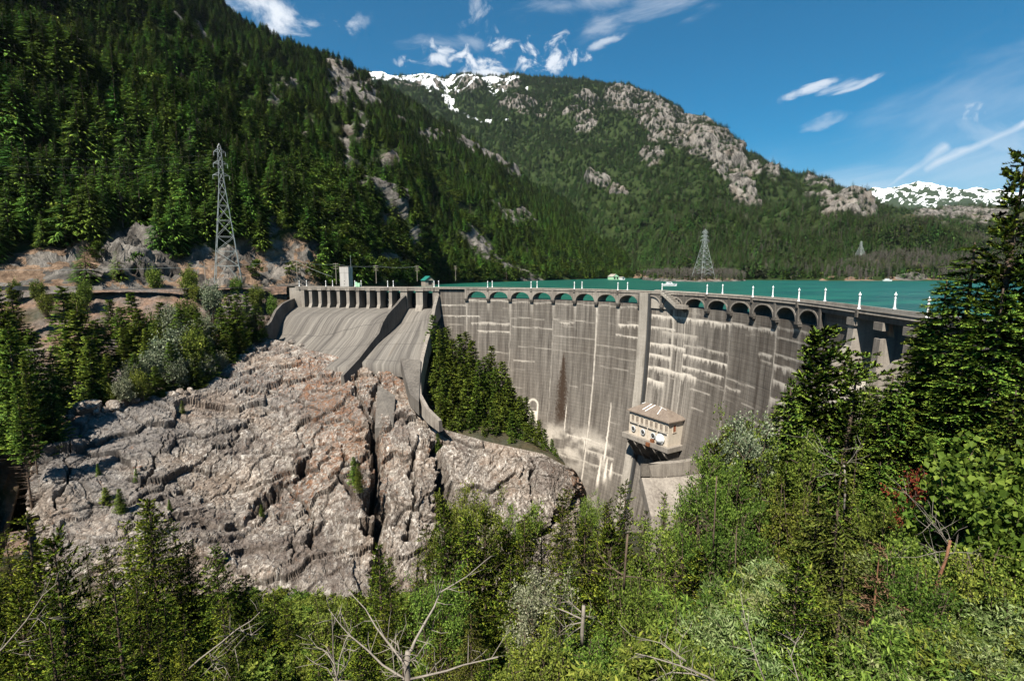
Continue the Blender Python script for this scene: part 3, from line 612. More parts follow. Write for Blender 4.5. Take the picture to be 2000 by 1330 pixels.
for k in range(4):                                          # vaults between the brackets
    t = .36 + k * 3.75; mb = MB(); nseg = 8
    for (na, za), (nb, zb) in (((-1.1, -1.36), (1.4, -3.8)), ((1.4, -3.8), (4.0, -6.0))):
        for i in range(nseg):
            f0, f1 = i / nseg, (i + 1) / nseg; h = lambda f: -1.1 * (2 * f - 1) ** 2
            A = [vl(t + 3.43 * f0, na, za + h(f0)), vl(t + 3.43 * f1, na, za + h(f1)), vl(t + 3.43 * f1, nb, zb + h(f1)), vl(t + 3.43 * f0, nb, zb + h(f0))]
            mb.hexa(A, [p + UZ * .25 + VN * .25 for p in A])
    mb.obj('vault', M_CONCD, vh)

# ------------------------------------------------------------------ toe wall at the foot of the dam
tw = empty('toe_wall', (0, 0, 0), label='low curved concrete wall with sloping apron at the dam foot below the valve house', cat='wall')
tp = [P(1253, 905, 121), P(1290, 906, 121.5), P(1330, 903, 122.5), P(1370, 897, 124), P(1410, 888, 126)]
wall_along('wall_face', [P(1251, 905, 150)] + tp, 1.6, [4.6] + [3.3] * 5, M_CONC, tw)
mb = MB()
lo = [p - np.array([0, .6, 3.4]) for p in tp]; l2 = [p + np.array([0, -9, -5.5]) for p in lo]; l3 = [p + np.array([0, -2, -26]) for p in l2]
for a, b, c in ((lo, l2, 0), (l2, l3, 0)):
    for i in range(len(tp) - 1): mb.hexa([a[i], a[i + 1], b[i + 1], b[i]], [a[i] + (0, 3, -2), a[i + 1] + (0, 3, -2), b[i + 1] + (0, 3, -2), b[i] + (0, 3, -2)])
mb.obj('apron', M_CONC, tw)

# ------------------------------------------------------------------ hoist tower and small things on the deck
o = C(s_at(669.5), -3.0, ZT - .64); ht = empty('hoist_tower', tuple(o), atan2(LT[1], LT[0]), label='tall narrow grey board-clad hoist tower standing on the spillway deck', cat='tower')
MB().box(-2.0, 2.0, -1.6, 1.6, 0, 6.3).obj('lower_walls', M_SIDING, ht); MB().box(-2.06, 2.06, -1.66, 1.66, 6.302, 8.7).obj('upper_walls', M_SIDING, ht); MB().box(-2.15, 2.15, -1.75, 1.75, 8.702, 8.85).obj('roof', M_CONCL, ht)
for z in (1.5, 2.8): MB().box(-.12, .12, -1.72, -1.6, z, z + .3).obj('vent', M_IRON, ht)
MB().tube([(2.3, 0, 0), (2.3, 0, 13.5)], .06, 5).obj('mast', M_STEEL, ht)
for k, (x, lab) in enumerate([(687, 'pale green steel cabinet on the spillway deck beside the grey hoist tower'), (692.5, 'narrower bright green cabinet further from the hoist tower')]):
    o = C(s_at(x), -3.4, ZT - .64); c = empty('cabinet', tuple(o), label=lab, cat='cabinet'); hgt = 2.5 if k == 0 else 2.1
    MB().box(-.5, .5, -.4, .4, 0, hgt).obj('case', M_GREENPALE, c); MB().box(-.4, .4, -.44, -.402, .15, hgt - .15).obj('door', M_GREENPALE, c)

# ------------------------------------------------------------------ terrain
def grid_loft(cols, nx, nys, back=None, front=None, px_ease=True):
    """cols: (px, [(py, Y), ...]) from bottom row to top row. nys: cells between rows. Interpolates 1/Y so that faces stay planar."""
    xs = np.array([c[0] for c in cols], float); nr = len(cols[0][1]); gx = np.linspace(xs[0], xs[-1], nx)
    py = np.array([np.interp(gx, xs, [c[1][r][0] for c in cols]) for r in range(nr)]); iy = np.array([np.interp(gx, xs, [1 / c[1][r][1] for c in cols]) for r in range(nr)])
    rows_p, rows_i = [], []
    for r in range(nr - 1):
        for k in range(nys[r]):
            t = k / nys[r]; rows_p.append(py[r] * (1 - t) + py[r + 1] * t); rows_i.append(iy[r] * (1 - t) + iy[r + 1] * t)
    rows_p.append(py[-1]); rows_i.append(iy[-1])
    PY = np.array(rows_p); IY = np.array(rows_i); PX = np.repeat(gx[None, :], len(PY), 0)
    u = (PX - 1000) / F; v = (CY - PY) / F; den = cos(PITCH) + v * sin(PITCH); Y = 1 / IY
    X = np.stack([u / den * Y, Y, CZ + (-sin(PITCH) + v * cos(PITCH)) / den * Y], -1)
    return PX, PY, X
def normals(X):
    a = np.gradient(X, axis=1); b = np.gradient(X, axis=0); n = np.cross(a, b); n /= np.linalg.norm(n, axis=-1, keepdims=True) + 1e-9
    return n * np.sign(n[..., 2:3] + 1e-6)
def grid_faces(nr, nc):
    i, j = np.meshgrid(np.arange(nr - 1), np.arange(nc - 1), indexing='ij'); a = (i * nc + j).ravel(); return np.stack([a, a + 1, a + nc + 1, a + nc], 1)
def skirt(X, rows, front=None):
    out = [X]; 
    for dy, dz in rows: out.append((X[-1] + np.array([0, dy, dz]))[None])
    R = np.concatenate(out, 0)
    if front is not None: R = np.concatenate([(X[0] + np.array([0, front[0], front[1]]))[None], R], 0)
    return R
def padrows(A, k, front): A = np.concatenate([A, np.repeat(A[-1:], k, 0)], 0); return np.concatenate([A[:1], A], 0) if front else A
def ell(PX, PY, cx, cy, rx, ry, rot=0.0, soft=.35):
    c, s = cos(rot), sin(rot); a = ((PX - cx) * c + (PY - cy) * s) / rx; b = (-(PX - cx) * s + (PY - cy) * c) / ry
    return 1 - sstep(1 - soft, 1 + soft, np.hypot(a, b))
def pline(PX, PY, pts):
    d = np.full(PX.shape, 1e9); tt = np.zeros(PX.shape)
    for k, (a, b) in enumerate(zip(pts[:-1], pts[1:])):
        vx, vy = b[0] - a[0], b[1] - a[1]; t = np.clip(((PX - a[0]) * vx + (PY - a[1]) * vy) / (vx * vx + vy * vy), 0, 1)
        e = np.hypot(PX - a[0] - vx * t, PY - a[1] - vy * t); tt = np.where(e < d, (k + t) / (len(pts) - 1), tt); d = np.minimum(d, e)
    return d, tt
def nz_(X, sc, o=4, g=.5, f=fbm): return f((X / sc).reshape(-1, 3), o, g).reshape(X.shape[:-1])

def mountain_mat():
    m, t, b = new_mat('mountainside', .95, .1); g = geo(t)
    n1 = noise(t, g, .012, 8, .65); n2 = noise(t, g, .06, 7, .7, .6); n3 = noise(t, g, .4, 5, .7); cr = noise(t, g, .05, 8, .75, 1.2, sc3=(1, 1, .45))
    ground = mix(t, ramp(t, n2, [(.35, 0), (.65, 1)]), (.014, .024, .007), (.034, .05, .014))
    rock = mix(t, ramp(t, cr, [(.40, 0), (.60, 1)]), (.04, .036, .032), (.25, .228, .202)); rock = mix(t, ramp(t, n1, [(.5, 0), (.7, .35)]), rock, (.22, .16, .11))
    rock = mix(t, .6, rock, ramp(t, n3, [(.3, .35), (.65, 1)]), 'MULTIPLY')
    dirt = mix(t, ramp(t, n3, [(.35, 0), (.65, 1)]), (.10, .065, .043), (.27, .185, .125))
    r = attr(t, 'rock').outputs['Fac']; d = attr(t, 'dirt').outputs['Fac']; s = attr(t, 'snow').outputs['Fac']
    brk = M2(t, 'SUBTRACT', M2(t, 'MULTIPLY', r, 1.5), M2(t, 'MULTIPLY', n2, .8)); fr = ramp(t, brk, [(.08, 0), (.28, 1)])
    c = mix(t, ramp(t, M2(t, 'SUBTRACT', M2(t, 'MULTIPLY', d, 1.4), M2(t, 'MULTIPLY', n2, .6)), [(.05, 0), (.35, 1)]), ground, dirt); c = mix(t, fr, c, rock)
    c = mix(t, ramp(t, M2(t, 'SUBTRACT', s, M2(t, 'MULTIPLY', n2, .35)), [(.28, 0), (.34, 1)]), c, (.85, .87, .9))
    t.links.new(c, b.inputs['Base Color']); bump(t, b, cr, .9, 6.0); return m
M_MTN = mountain_mat()

def make_terrain(name, PX, PY, X, rock, dirt, snow, back, front=None):
    k = len(back); Xs = skirt(X, back, front); pf = front is not None
    at = {'rock': padrows(rock, k, pf), 'dirt': padrows(dirt, k, pf), 'snow': padrows(snow, k, pf)}
    me = np_mesh(name, Xs.reshape(-1, 3), grid_faces(*Xs.shape[:2]), M_MTN, attrs=at)
    return link(name, me, kind='structure')
def scatter(X, dens, n, rng):
    """random points on a grid surface, uniform per true area times dens (per vertex)"""
    a = X[:-1, :-1]; b = X[:-1, 1:]; c = X[1:, :-1]; ar = np.linalg.norm(np.cross(b - a, c - a), axis=-1); w = (ar * dens[:-1, :-1]).ravel(); w = w / w.sum()
    idx = rng.choice(len(w), n, p=w); i, j = np.divmod(idx, ar.shape[1]); u, v = rng.random(n)[:, None], rng.random(n)[:, None]
    return a[i, j] * (1 - u) * (1 - v) + X[i, j + 1] * u * (1 - v) + X[i + 1, j] * (1 - u) * v + X[i + 1, j + 1] * u * v, i, j

# left mountain -------------------------------------------------------
cols = [(-500, (566, 130), (-900, 420)), (-300, (566, 150), (-560, 520)), (0, (566, 172), (-260, 700)), (200, (566, 185), (-135, 820)), (330, (564, 200), (-58, 900)), (425, (561, 215), (14, 960)), (500, (560, 232), (64, 1020)),
        (560, (560, 245), (100, 1070)), (590, (559, 250), (120, 1100)), (650, (558, 275), (134, 1200)), (700, (558, 300), (152, 1290)), (760, (557, 350), (182, 1380)), (850, (554, 480), (228, 1490)), (930, (553, 560), (270, 1600)), (975, (552, 600), (304, 1650)),
        (1010, (551, 640), (342, 1690)), (1050, (550, 700), (374, 1720)), (1100, (549, 790), (404, 1740)), (1150, (547, 900), (438, 1750)), (1230, (545, 1080), (500, 1700)), (1290, (543.5, 1250), (536, 1600)), (1335, (543, 1500), (541, 1560))]
PX1, PY1, X1 = grid_loft([(c[0], [c[1], c[2]]) for c in cols], 330, [200])
tv = np.linspace(0, 1, 201)[:, None] * np.ones((1, 330))
R1 = np.zeros_like(PX1)
for e in [(430, 115, 34, 26, .5), (458, 150, 16, 34, -.3), (348, 200, 26, 20, .4), (385, 236, 30, 9, 0), (505, 190, 20, 24), (540, 236, 26, 16, .3), (585, 250, 18, 14), (655, 168, 14, 26, -.3), (690, 185, 36, 34, .3), (722, 205, 9, 34, .1), (700, 372, 20, 56, -.55), (735, 425, 14, 34, -.2),
          (620, 318, 12, 20, -.5), (735, 335, 16, 14), (690, 272, 16, 12), (560, 180, 14, 12), (930, 280, 34, 14, .35), (962, 300, 18, 22), (1003, 325, 20, 12, .5), (985, 505, 62, 10, .62), (930, 475, 30, 9, .8), (1000, 430, 26, 12, .4), (960, 395, 18, 8, .5), (640, 465, 34, 7, .7), (520, 470, 14, 8), (610, 430, 12, 10), (590, 285, 12, 30, -.3), (320, 40, 30, 10, .3), (405, 60, 22, 8, .6), (780, 240, 16, 8), (840, 262, 20, 8, .3), (800, 480, 16, 10), (770, 520, 24, 9, .5)]:
    R1 = np.maximum(R1, ell(PX1, PY1, e[0], e[1], e[2] * 1.6, e[3] * 1.6, *e[4:]))
R1 = np.clip(R1 * (1.0 + 1.2 * nz_(X1, 26, 4, .6)), 0, 1)
lowrock = (1 - sstep(0, 40, np.abs(PY1 - 525) - 20)) * sstep(120, 200, PX1) * (1 - sstep(590, 640, PX1)) * sstep(-.15, .35, nz_(X1, 9, 3)); R1 = np.maximum(R1, .8 * lowrock)
outc = ell(PX1, PY1, 265, 485, 72, 46, -.25); R1 = np.maximum(R1, outc)
D1 = np.clip(sstep(455, 520, PY1 + 25 * nz_(X1, 30, 3)) * (1 - sstep(560, 680, PX1)), 0, 1); D1 = np.maximum(D1, ell(PX1, PY1, 75, 520, 110, 45, -.2)); R1 = np.maximum(R1, .75 * D1 * sstep(-.05, .3, nz_(X1, 7, 4, .6)))
Nn = normals(X1); env = sstep(0, .06, tv)
disp = env * (nz_(X1, 150, 4) * 26 * sstep(0, .35, tv) + nz_(X1, 40, 4) * 5 * sstep(0, .3, tv) + nz_(X1, 12, 3) * 1.2) + R1 * env * (-2.0 + nz_(X1, 14, 5, .65, ridged) * (1.0 + 1.6 * sstep(.05, .4, tv))) + outc * (2.0 + 2.2 * nz_(X1, 7, 5, .6, ridged)) + ell(PX1, PY1, 190, 440, 60, 30, -.6) * 5
vc = voronoi((X1 / np.array([5, 5, 8])).reshape(-1, 3)); disp += (R1 + .4 * D1) * env * (np.sin(vc[2] * 1.7).reshape(R1.shape) * .8); vo = voronoi((X1 / 7).reshape(-1, 3)); disp += np.maximum(outc, lowrock) * (vo[3] @ np.array([.5, -.8, .5])).reshape(R1.shape) * 5 - np.maximum(outc, lowrock) * (1 - sstep(0, .15, vo[1] - vo[0])).reshape(R1.shape) * 1.5
X1 = X1 + Nn * disp[..., None]; X1[..., 2] += (sstep(.75, 1, tv) * nz_(X1 * [1, 1, 0], 45, 3) * 7)
make_terrain('left_mountain', PX1, PY1, X1, R1, D1, R1 * 0, [(150, -60), (600, -420)], (-6, -14))

# far mountain ----------------------------------------------------------
cols = [(520, (545, 1500), (470, 2100), (110, 4300)), (700, (545, 1500), (450, 2100), (139, 4000)), (760, (545, 1500), (450, 2100), (150, 3950)), (830, (545, 1500), (450, 2050), (153, 3900)), (870, (545, 1500), (450, 2050), (157, 3900)), (915, (545, 1450), (450, 2000), (147, 3850)), (960, (545, 1450), (450, 2000), (153, 3800)),
        (1000, (544, 1400), (450, 1900), (152, 3800)), (1050, (544, 1400), (450, 1850), (155, 3750)), (1100, (543.5, 1350), (455, 1750), (158, 3700)), (1200, (543, 1220), (460, 1560), (168, 3500)), (1262, (543, 1060), (468, 1440), (184, 3400)), (1300, (544.5, 900), (475, 1300), (203, 3300)), (1330, (545.5, 840), (475, 1250), (236, 3200)),
        (1362, (546, 800), (475, 1200), (232, 3150)), (1385, (546, 790), (475, 1200), (242, 3100)), (1420, (547, 770), (475, 1180), (277, 3000)), (1460, (547, 760), (475, 1170), (308, 2900)), (1550, (547.5, 750), (475, 1150), (353, 2700)), (1640, (548, 740), (480, 1120), (382, 2600)), (1700, (548, 735), (482, 1120), (411, 2500)),
        (1780, (548, 720), (490, 1080), (440, 2300)), (1900, (548.5, 700), (495, 1050), (468, 2000)), (2200, (549, 680), (500, 1000), (470, 1900)), (2700, (550, 650), (505, 950), (430, 1900))]
PX2, PY2, X2 = grid_loft([(c[0], list(c[1:])) for c in cols], 360, [50, 170])
tv2 = np.linspace(0, 1, 221)[:, None] * np.ones((1, 360)); R2 = np.zeros_like(PX2)
nb = nz_(X2, 160, 5, .6)
for e, s in [((1290, 240, 120, 36, .48), 1.0), ((1390, 285, 52, 44, .6), 1.1), ((1330, 300, 70, 24, .5), .8), ((1420, 345, 60, 24, .6), .9), ((1180, 213, 70, 14, .15), .55), ((1035, 225, 60, 20, .1), .45), ((1440, 398, 70, 11, .55), 1.0), ((1170, 373, 26, 16, .3), .8), ((1213, 397, 18, 10), .7), ((1612, 412, 60, 22, .5), .6), ((1680, 450, 50, 16, .3), .5),
             ((950, 170, 80, 14), .45), ((1130, 250, 40, 20), .4), ((1270, 330, 30, 14), .35), ((1480, 365, 30, 10, .6), .7), ((1280, 270, 16, 26, .5), .7), ((870, 175, 100, 16), .5), ((1450, 455, 30, 6), .4)]:
    R2 = np.maximum(R2, ell(PX2, PY2, *e) * s)
R2 = np.clip(R2 * (1.15 + 1.5 * nb + .6 * nz_(X2, 45, 3)), 0, 1)
sn = nz_(X2 * [1, 1, .6], 110, 5, .6, ridged); sn = (sn - sn.mean()) / sn.std(); band = ell(PX2, PY2, 860, 162, 185, 27, .06, .5)
S2 = np.clip(.9 * band * sstep(.3, 1.2, .6 * nz_(X2 * [1, 1, .5], 45, 4, .65) + sn + .5 * nz_(X2, 40, 3) + .9 * ell(PX2, PY2, 800, 160, 120, 10, .1)), 0, 1); wob = nz_(X2, 120, 3) * 9
for pl, w0, w1 in [([(790, 160), (850, 186), (882, 208), (905, 222), (945, 248)], 4, 2), ([(895, 150), (868, 180), (880, 200)], 5, 4), ([(955, 236), (948, 250)], 5, 3), ([(820, 165), (832, 185), (840, 196)], 4, 2), ([(735, 150), (780, 160), (830, 168)], 5, 5), ([(910, 162), (960, 168), (1000, 165)], 4, 3), ([(997, 250), (990, 268)], 2.5, 1)]:
    d, q = pline(PX2 + wob * .6, PY2 + wob * .4, pl); S2 = np.maximum(S2, 1 - sstep(.7, 1.2, d / (w0 + (w1 - w0) * q)))
D2 = .5 * sstep(.0, .4, nz_(X2, 60, 4)) * sstep(500, 540, PY2)
Nn = normals(X2); env = sstep(.03, .2, tv2) * (1 - .5 * sstep(.9, 1, tv2))
disp = env * (nz_(X2, 520, 4, .5, ridged) * 55 - 30 + nz_(X2, 160, 4) * 22 + nz_(X2, 50, 3) * 5) + R2 * env * (nz_(X2, 90, 6, .62, ridged) * 17)
X2 = X2 + Nn * disp[..., None]
make_terrain('far_mountain', PX2, PY2, X2, R2, D2, S2, [(500, -200), (1500, -900)], (-10, -30))

# low wooded hills on the right ----------------------------------------------
cols = [(1600, (548.5, 700), (546, 760)), (1650, (548.5, 700), (522, 860)), (1700, (548.6, 700), (494, 960)), (1780, (549, 700), (470, 1050)), (1860, (549, 690), (456, 1100)), (1940, (549, 690), (452, 1100)), (2200, (549.5, 680), (460, 1050)), (2700, (551, 640), (440, 1000))]
PX3, PY3, X3 = grid_loft([(c[0], list(c[1:])) for c in cols], 160, [70]); tv3 = np.linspace(0, 1, 71)[:, None] * np.ones((1, 160))
R3 = np.zeros_like(PX3)
for e in [(1660, 508, 18, 5, -.7), (1800, 488, 34, 7, -.15), (1850, 466, 30, 5), (1780, 543, 30, 5), (1900, 540, 30, 4)]: R3 = np.maximum(R3, ell(PX3, PY3, *e))
X3 = X3 + normals(X3) * ((nz_(X3, 60, 4) * 9 + nz_(X3, 15, 3) * 1.5) * sstep(0, .15, tv3))[..., None]
make_terrain('low_hill', PX3, PY3, X3, R3, .7 * sstep(-.1, .4, nz_(X3, 25, 3)), R3 * 0, [(120, -30), (500, -150)], (-6, -12))
cols = [(1650, (500, 1300), (446, 1900)), (1710, (500, 1250), (432, 2000)), (1780, (490, 1200), (412, 2050)), (1850, (480, 1200), (401, 2100)), (1940, (478, 1200), (405, 2100)), (2100, (480, 1200), (400, 2100)), (2700, (480, 1200), (380, 2100))]
PX4, PY4, X4 = grid_loft([(c[0], list(c[1:])) for c in cols], 140, [90]); R4 = np.clip(.95 * ell(PX4, PY4, 1850, 425, 110, 32, 0, .5) * (.8 + 1.3 * nz_(X4, 70, 4)), 0, 1)
X4 = X4 + normals(X4) * (nz_(X4, 120, 5) * 22)[..., None]
make_terrain('rocky_hill', PX4, PY4, X4, R4, R4 * 0 + .3, R4 * 0, [(300, -80), (900, -400)])
# wooded peninsula with the pylon
cols = [(1254, (542, 800), (541, 900)), (1275, (545, 700), (537, 860)), (1320, (547.8, 640), (536, 840)), (1373, (550.6, 600), (536, 800)), (1430, (549.3, 640), (538, 800)), (1456, (547.5, 690), (545, 760))]
PX5, PY5, X5 = grid_loft([(c[0], list(c[1:])) for c in cols], 90, [26]); X5[..., 2] += np.sin(np.linspace(0, pi, 27))[:, None] * (2.5 + 2 * nz_(X5, 25, 3)); X5[0, :, 2] = -1
make_terrain('peninsula', PX5, PY5, X5, sstep(.2, 0, np.linspace(0, 1, 27))[:, None] * np.ones((1, 90)), np.ones_like(PX5), PX5 * 0, [(60, -12)], (-4, -8))
# snow peaks far behind
def far_peak(name, cols, nx, ny, amp, sc, snow_lo, seed):
    PXf, PYf, Xf = grid_loft(cols, nx, [ny]); tf = np.linspace(0, 1, ny + 1)[:, None] * np.ones((1, nx))
    Xf = Xf + normals(Xf) * (nz_(Xf + seed, sc, 6, .55, ridged) * amp)[..., None]
    rg = nz_(Xf, sc * .35, 5, .7, ridged); rg = (rg - rg.mean()) / rg.std(); s = .8 * sstep(.15, .7, tf + .26 * rg - snow_lo)
    make_terrain(name, PXf, PYf, Xf, tf * 0 + .2, tf * 0, s, [(1500, -900)])
far_peak('snow_peak', [(1500, [(420, 10500), (385, 12000)]), (1545, [(420, 10500), (362, 12000)]), (1563, [(420, 10500), (350, 12000)]), (1582, [(420, 10500), (361, 12000)]), (1590, [(420, 10500), (360, 12000)]), (1594, [(420, 10500), (357, 12000)]), (1612, [(420, 10500), (368, 12000)]), (1700, [(420, 10500), (400, 12000)])], 90, 40, 60, 500, .15, 3)
far_peak('snow_ridge', [(1600, [(460, 8000), (395, 9500)]), (1640, [(460, 8000), (386, 9500)]), (1665, [(460, 8000), (389, 9500)]), (1690, [(460, 8000), (384, 9500)]), (1740, [(460, 8000), (372, 9500)]), (1770, [(460, 8000), (364, 9500)]), (1800, [(460, 8000), (363, 9500)]), (1840, [(460, 8000), (370, 9500)]), (1900, [(460, 8000), (376, 9500)]), (1960, [(460, 8000), (382, 9500)]), (2200, [(460, 8000), (376, 9500)]), (2600, [(460, 8000), (340, 9500)])], 240, 70, 70, 600, .38, 11)

# ------------------------------------------------------------------ near slopes and the big rock
def near_mat():
    m, t, b = new_mat('scree_and_forest_floor', .95, .1); g = geo(t)
    n1 = noise(t, g, .08, 6, .6); n2 = noise(t, g, .9, 6, .75); n3 = noise(t, g, 4.5, 4, .7)
    c = mix(t, ramp(t, n1, [(.4, 0), (.6, 1)]), (.20, .125, .085), (.13, .115, .105)); c = mix(t, .85, c, ramp(t, n2, [(.32, .25), (.6, 1.25)]), 'MULTIPLY'); c = mix(t, .6, c, ramp(t, n3, [(.3, .4), (.65, 1.2)]), 'MULTIPLY')
    gr = attr(t, 'green').outputs['Fac']; c = mix(t, gr, c, (.022, .028, .011))
    t.links.new(c, b.inputs['Base Color']); bump(t, b, n2, .8, .6); return m
M_NEAR = near_mat()
colsB = [(-420, (1250, 60), (800, 95), (566, 130)), (-200, (1150, 70), (800, 105), (566, 150)), (0, (1080, 82), (780, 120), (566, 172)), (60, (1000, 96), (770, 128), (566, 175)), (78, (920, 112), (760, 132), (566, 176)), (100, (855, 117), (730, 140), (566, 178)), (230, (808, 130), (700, 150), (566, 186)), (330, (792, 141), (690, 160), (566, 194)),
         (400, (770, 151), (680, 166), (565, 203)), (440, (724, 167), (655, 180), (564, 207)), (470, (690, 178), (640, 187), (563, 211)), (505, (690, 186), (640, 200), (561, 217)), (560, (680, 200), (630, 212), (560, 224))]
PXB, PYB, XB = grid_loft([(c[0], list(c[1:])) for c in colsB], 240, [60, 60]); tb = np.linspace(0, 1, 121)[:, None] * np.ones((1, 240))
nB = normals(XB); eb = (1 - sstep(.93, 1, tb)); vb = voronoi((XB / 2.2).reshape(-1, 3)); gully = ell(PXB, PYB, 20, 900, 55, 230, .1, .5)
XB = XB + nB * (eb * (nz_(XB, 22, 4) * 2.6 + nz_(XB, 3, 4, .6) * .5 + (np.sin(vb[2] * 2.1).reshape(tb.shape)) * .3 - 9 * gully))[..., None]
link('scree_slope', np_mesh('scree_slope', skirt(XB, [(8, 0), (16, -12)], (-4, -10)).reshape(-1, 3), grid_faces(124, 240), M_NEAR, attrs={'green': padrows(np.clip(.9 * gully + .55 * sstep(.1, .5, nz_(XB, 14, 3)), 0, 1), 2, True)}), kind='structure')

colsC = [(58, (1200, 118), (1080, 130), (930, 152)), (66, (1200, 95), (1060, 110), (905, 130)), (78, (1200, 82), (1040, 93), (885, 112)), (100, (1200, 77), (1020, 92), (838, 116)), (160, (1210, 74), (1000, 96), (815, 122)), (230, (1220, 73), (1000, 97), (795, 129)), (330, (1240, 72), (1010, 98), (778, 139)), (400, (1260, 72), (1010, 101), (754, 149)), (440, (1275, 73), (1000, 105), (708, 165)),
         (470, (1290, 74), (1000, 107), (672, 178)), (520, (1300, 74), (990, 109), (660, 186)), (560, (1300, 75), (980, 111), (668, 184)), (600, (1300, 75), (980, 112), (682, 180)), (690, (1300, 77), (980, 112), (704, 175)), (760, (1290, 80), (990, 113), (718, 171)), (820, (1280, 84), (1000, 112), (772, 158)), (860, (1270, 90), (1010, 114), (836, 149)),
         (950, (1230, 98), (1010, 120), (862, 145)), (1060, (1190, 108), (1010, 126), (886, 143)), (1120, (1150, 122), (1010, 132), (918, 144)), (1136, (1130, 130), (1000, 137), (940, 147)), (1146, (1120, 142), (1000, 147), (962, 152))]
PXC, PYC, XC = grid_loft([(c[0], list(c[1:])) for c in colsC], 520, [130, 180]); SH = PXC.shape; nC = normals(XC)
rowf = np.linspace(0, 1, SH[0])[:, None] * np.ones((1, SH[1])); env = (1 - sstep(.97, 1, rowf))
ca, sa = cos(.9), sin(.9); Q = XC.copy()                      # foliation: long axis runs up to the right on the left half, steep on the right half
fr = sstep(640, 800, PXC)[..., None]
ax1 = np.array([.55, .35, .75]); ax1 /= np.linalg.norm(ax1); ax2 = np.array([.05, .5, .86]); ax2 /= np.linalg.norm(ax2)
lon = (XC @ ax1)[..., None] * (1 - fr) + (XC @ ax2)[..., None] * fr; axm = ax1 * (1 - fr) + ax2 * fr
Qa = XC - axm * lon * .62                                     # squash along the grain
warp = np.stack([nz_(XC + o, 14, 3) for o in (0, 50, 90)], -1) * 3.0
big = nz_(XC, 42, 3) * 3.4; mid = nz_(XC + warp, 13, 4, .55, ridged) * 1.1
grain = nz_(Qa + warp, 4.2, 4, .6, ridged) * .75; v1 = voronoi(((Qa + warp * 1.2) / 3.6).reshape(-1, 3)); edge1 = (v1[1] - v1[0]).reshape(SH); fac1 = (v1[3] @ np.array([.5, -.6, .6])).reshape(SH)
v2 = voronoi(((XC + warp * .5) / 1.7).reshape(-1, 3)); fac2 = (v2[3] @ np.array([-.4, -.5, .7])).reshape(SH); blk = np.sin(v1[2] * 2.3).reshape(SH); blk2 = np.sin(v2[2] * 1.3).reshape(SH)
v3 = voronoi(((XC + warp * 1.5) / 11).reshape(-1, 3)); edge3 = (v3[1] - v3[0]).reshape(SH); fac3 = (v3[3] @ np.array([.6, -.6, .5])).reshape(SH); crack = np.maximum((1 - sstep(0, .12, edge1)) * .6, (1 - sstep(0, .075, edge3)) * sstep(-.4, .1, nz_(XC, 12, 3)))
disp = big + mid * .2 + grain * .11 + fac1 * .30 + fac3 * 1.5 + fac2 * .18 + blk * .10 + blk2 * .10 - crack * .55 + nz_(XC, 1.2, 4, .65) * .22 - .4
wob = nz_(XC, 9, 5, .65) * 13
CREV = [([(735, 850), (729, 950), (738, 1045), (772, 1135), (810, 1230)], 8, 30, 15), ([(742, 715), (738, 780), (735, 850)], 2, 8, 4), ([(846, 870), (862, 930), (885, 1010), (915, 1120)], 8, 34, 15), ([(640, 868), (600, 895), (560, 930), (505, 972), (452, 1026)], 4, 9, 6), ([(452, 1026), (400, 1000), (330, 992)], 5, 3, 3),
        ([(150, 870), (132, 930), (110, 990)], 4, 4, 3), ([(800, 870), (806, 960), (798, 1050)], 3, 4, 3), ([(1040, 900), (1045, 950), (1036, 1010)], 3, 4, 2.5), ([(1146, 950), (1120, 990), (1060, 1035), (1010, 1050)], 4, 15, 8), ([(560, 940), (620, 1010), (610, 1080)], 3, 4, 2.2), ([(330, 850), (300, 900), (270, 960)], 2, 4, 1.8), ([(700, 700), (690, 760), (735, 850)], 3, 5, 3),
        ([(690, 860), (660, 930), (700, 980)], 3, 4, 2.5), ([(560, 1100), (575, 1040), (600, 1010)], 2, 4, 2), ([(640, 930), (720, 900)], 4, 6, 3), ([(380, 900), (470, 830), (520, 800)], 2, 3, 1.6), ([(240, 1010), (300, 960), (360, 930)], 2, 4, 1.6), ([(460, 780), (540, 760), (640, 800)], 2, 3, 1.4)]
crev = np.zeros(SH)
for pl, w0, w1, dep in CREV:
    d, q = pline(PXC + wob, PYC + wob * .7, pl); w_ = w0 + (w1 - w0) * q; w_ = w_ * (.55 + .9 * np.clip(.5 + 1.2 * nz_(XC + dep, 5, 3, .6), 0, 1.3)); f_ = 1 - sstep(.3, 1.2, d / w_); disp = disp - f_ * dep * (.4 + .6 * sstep(0, .15, q)); crev = np.maximum(crev, f_)
XC = XC + nC * (disp * env * (.25 + .75 * sstep(-.02, .05, rowf)) )[..., None]
rust = np.clip(ell(PXC, PYC, 640, 720, 110, 60, .2, .8) * .8 + ell(PXC, PYC, 640, 800, 60, 80, -.4, .8) * .6 + ell(PXC, PYC, 700, 900, 90, 90, 0, .8) * .8 + ell(PXC, PYC, 800, 740, 60, 60, .7, .8) * .8 + ell(PXC, PYC, 560, 950, 90, 40, -.6, .8) * .7 + ell(PXC, PYC, 1130, 935, 18, 40, -.4, .6) * 1.5 + ell(PXC, PYC, 72, 900, 10, 90, 0, .8)
              + ell(PXC, PYC, 480, 740, 80, 40, .5, .8) * .5 + ell(PXC, PYC, 870, 860, 40, 40, .5, .8) * .5, 0, 1)
greyz = np.clip(ell(PXC, PYC, 320, 800, 260, 60, -.25, .9) + ell(PXC, PYC, 170, 930, 130, 130, 0, .9), 0, 1)
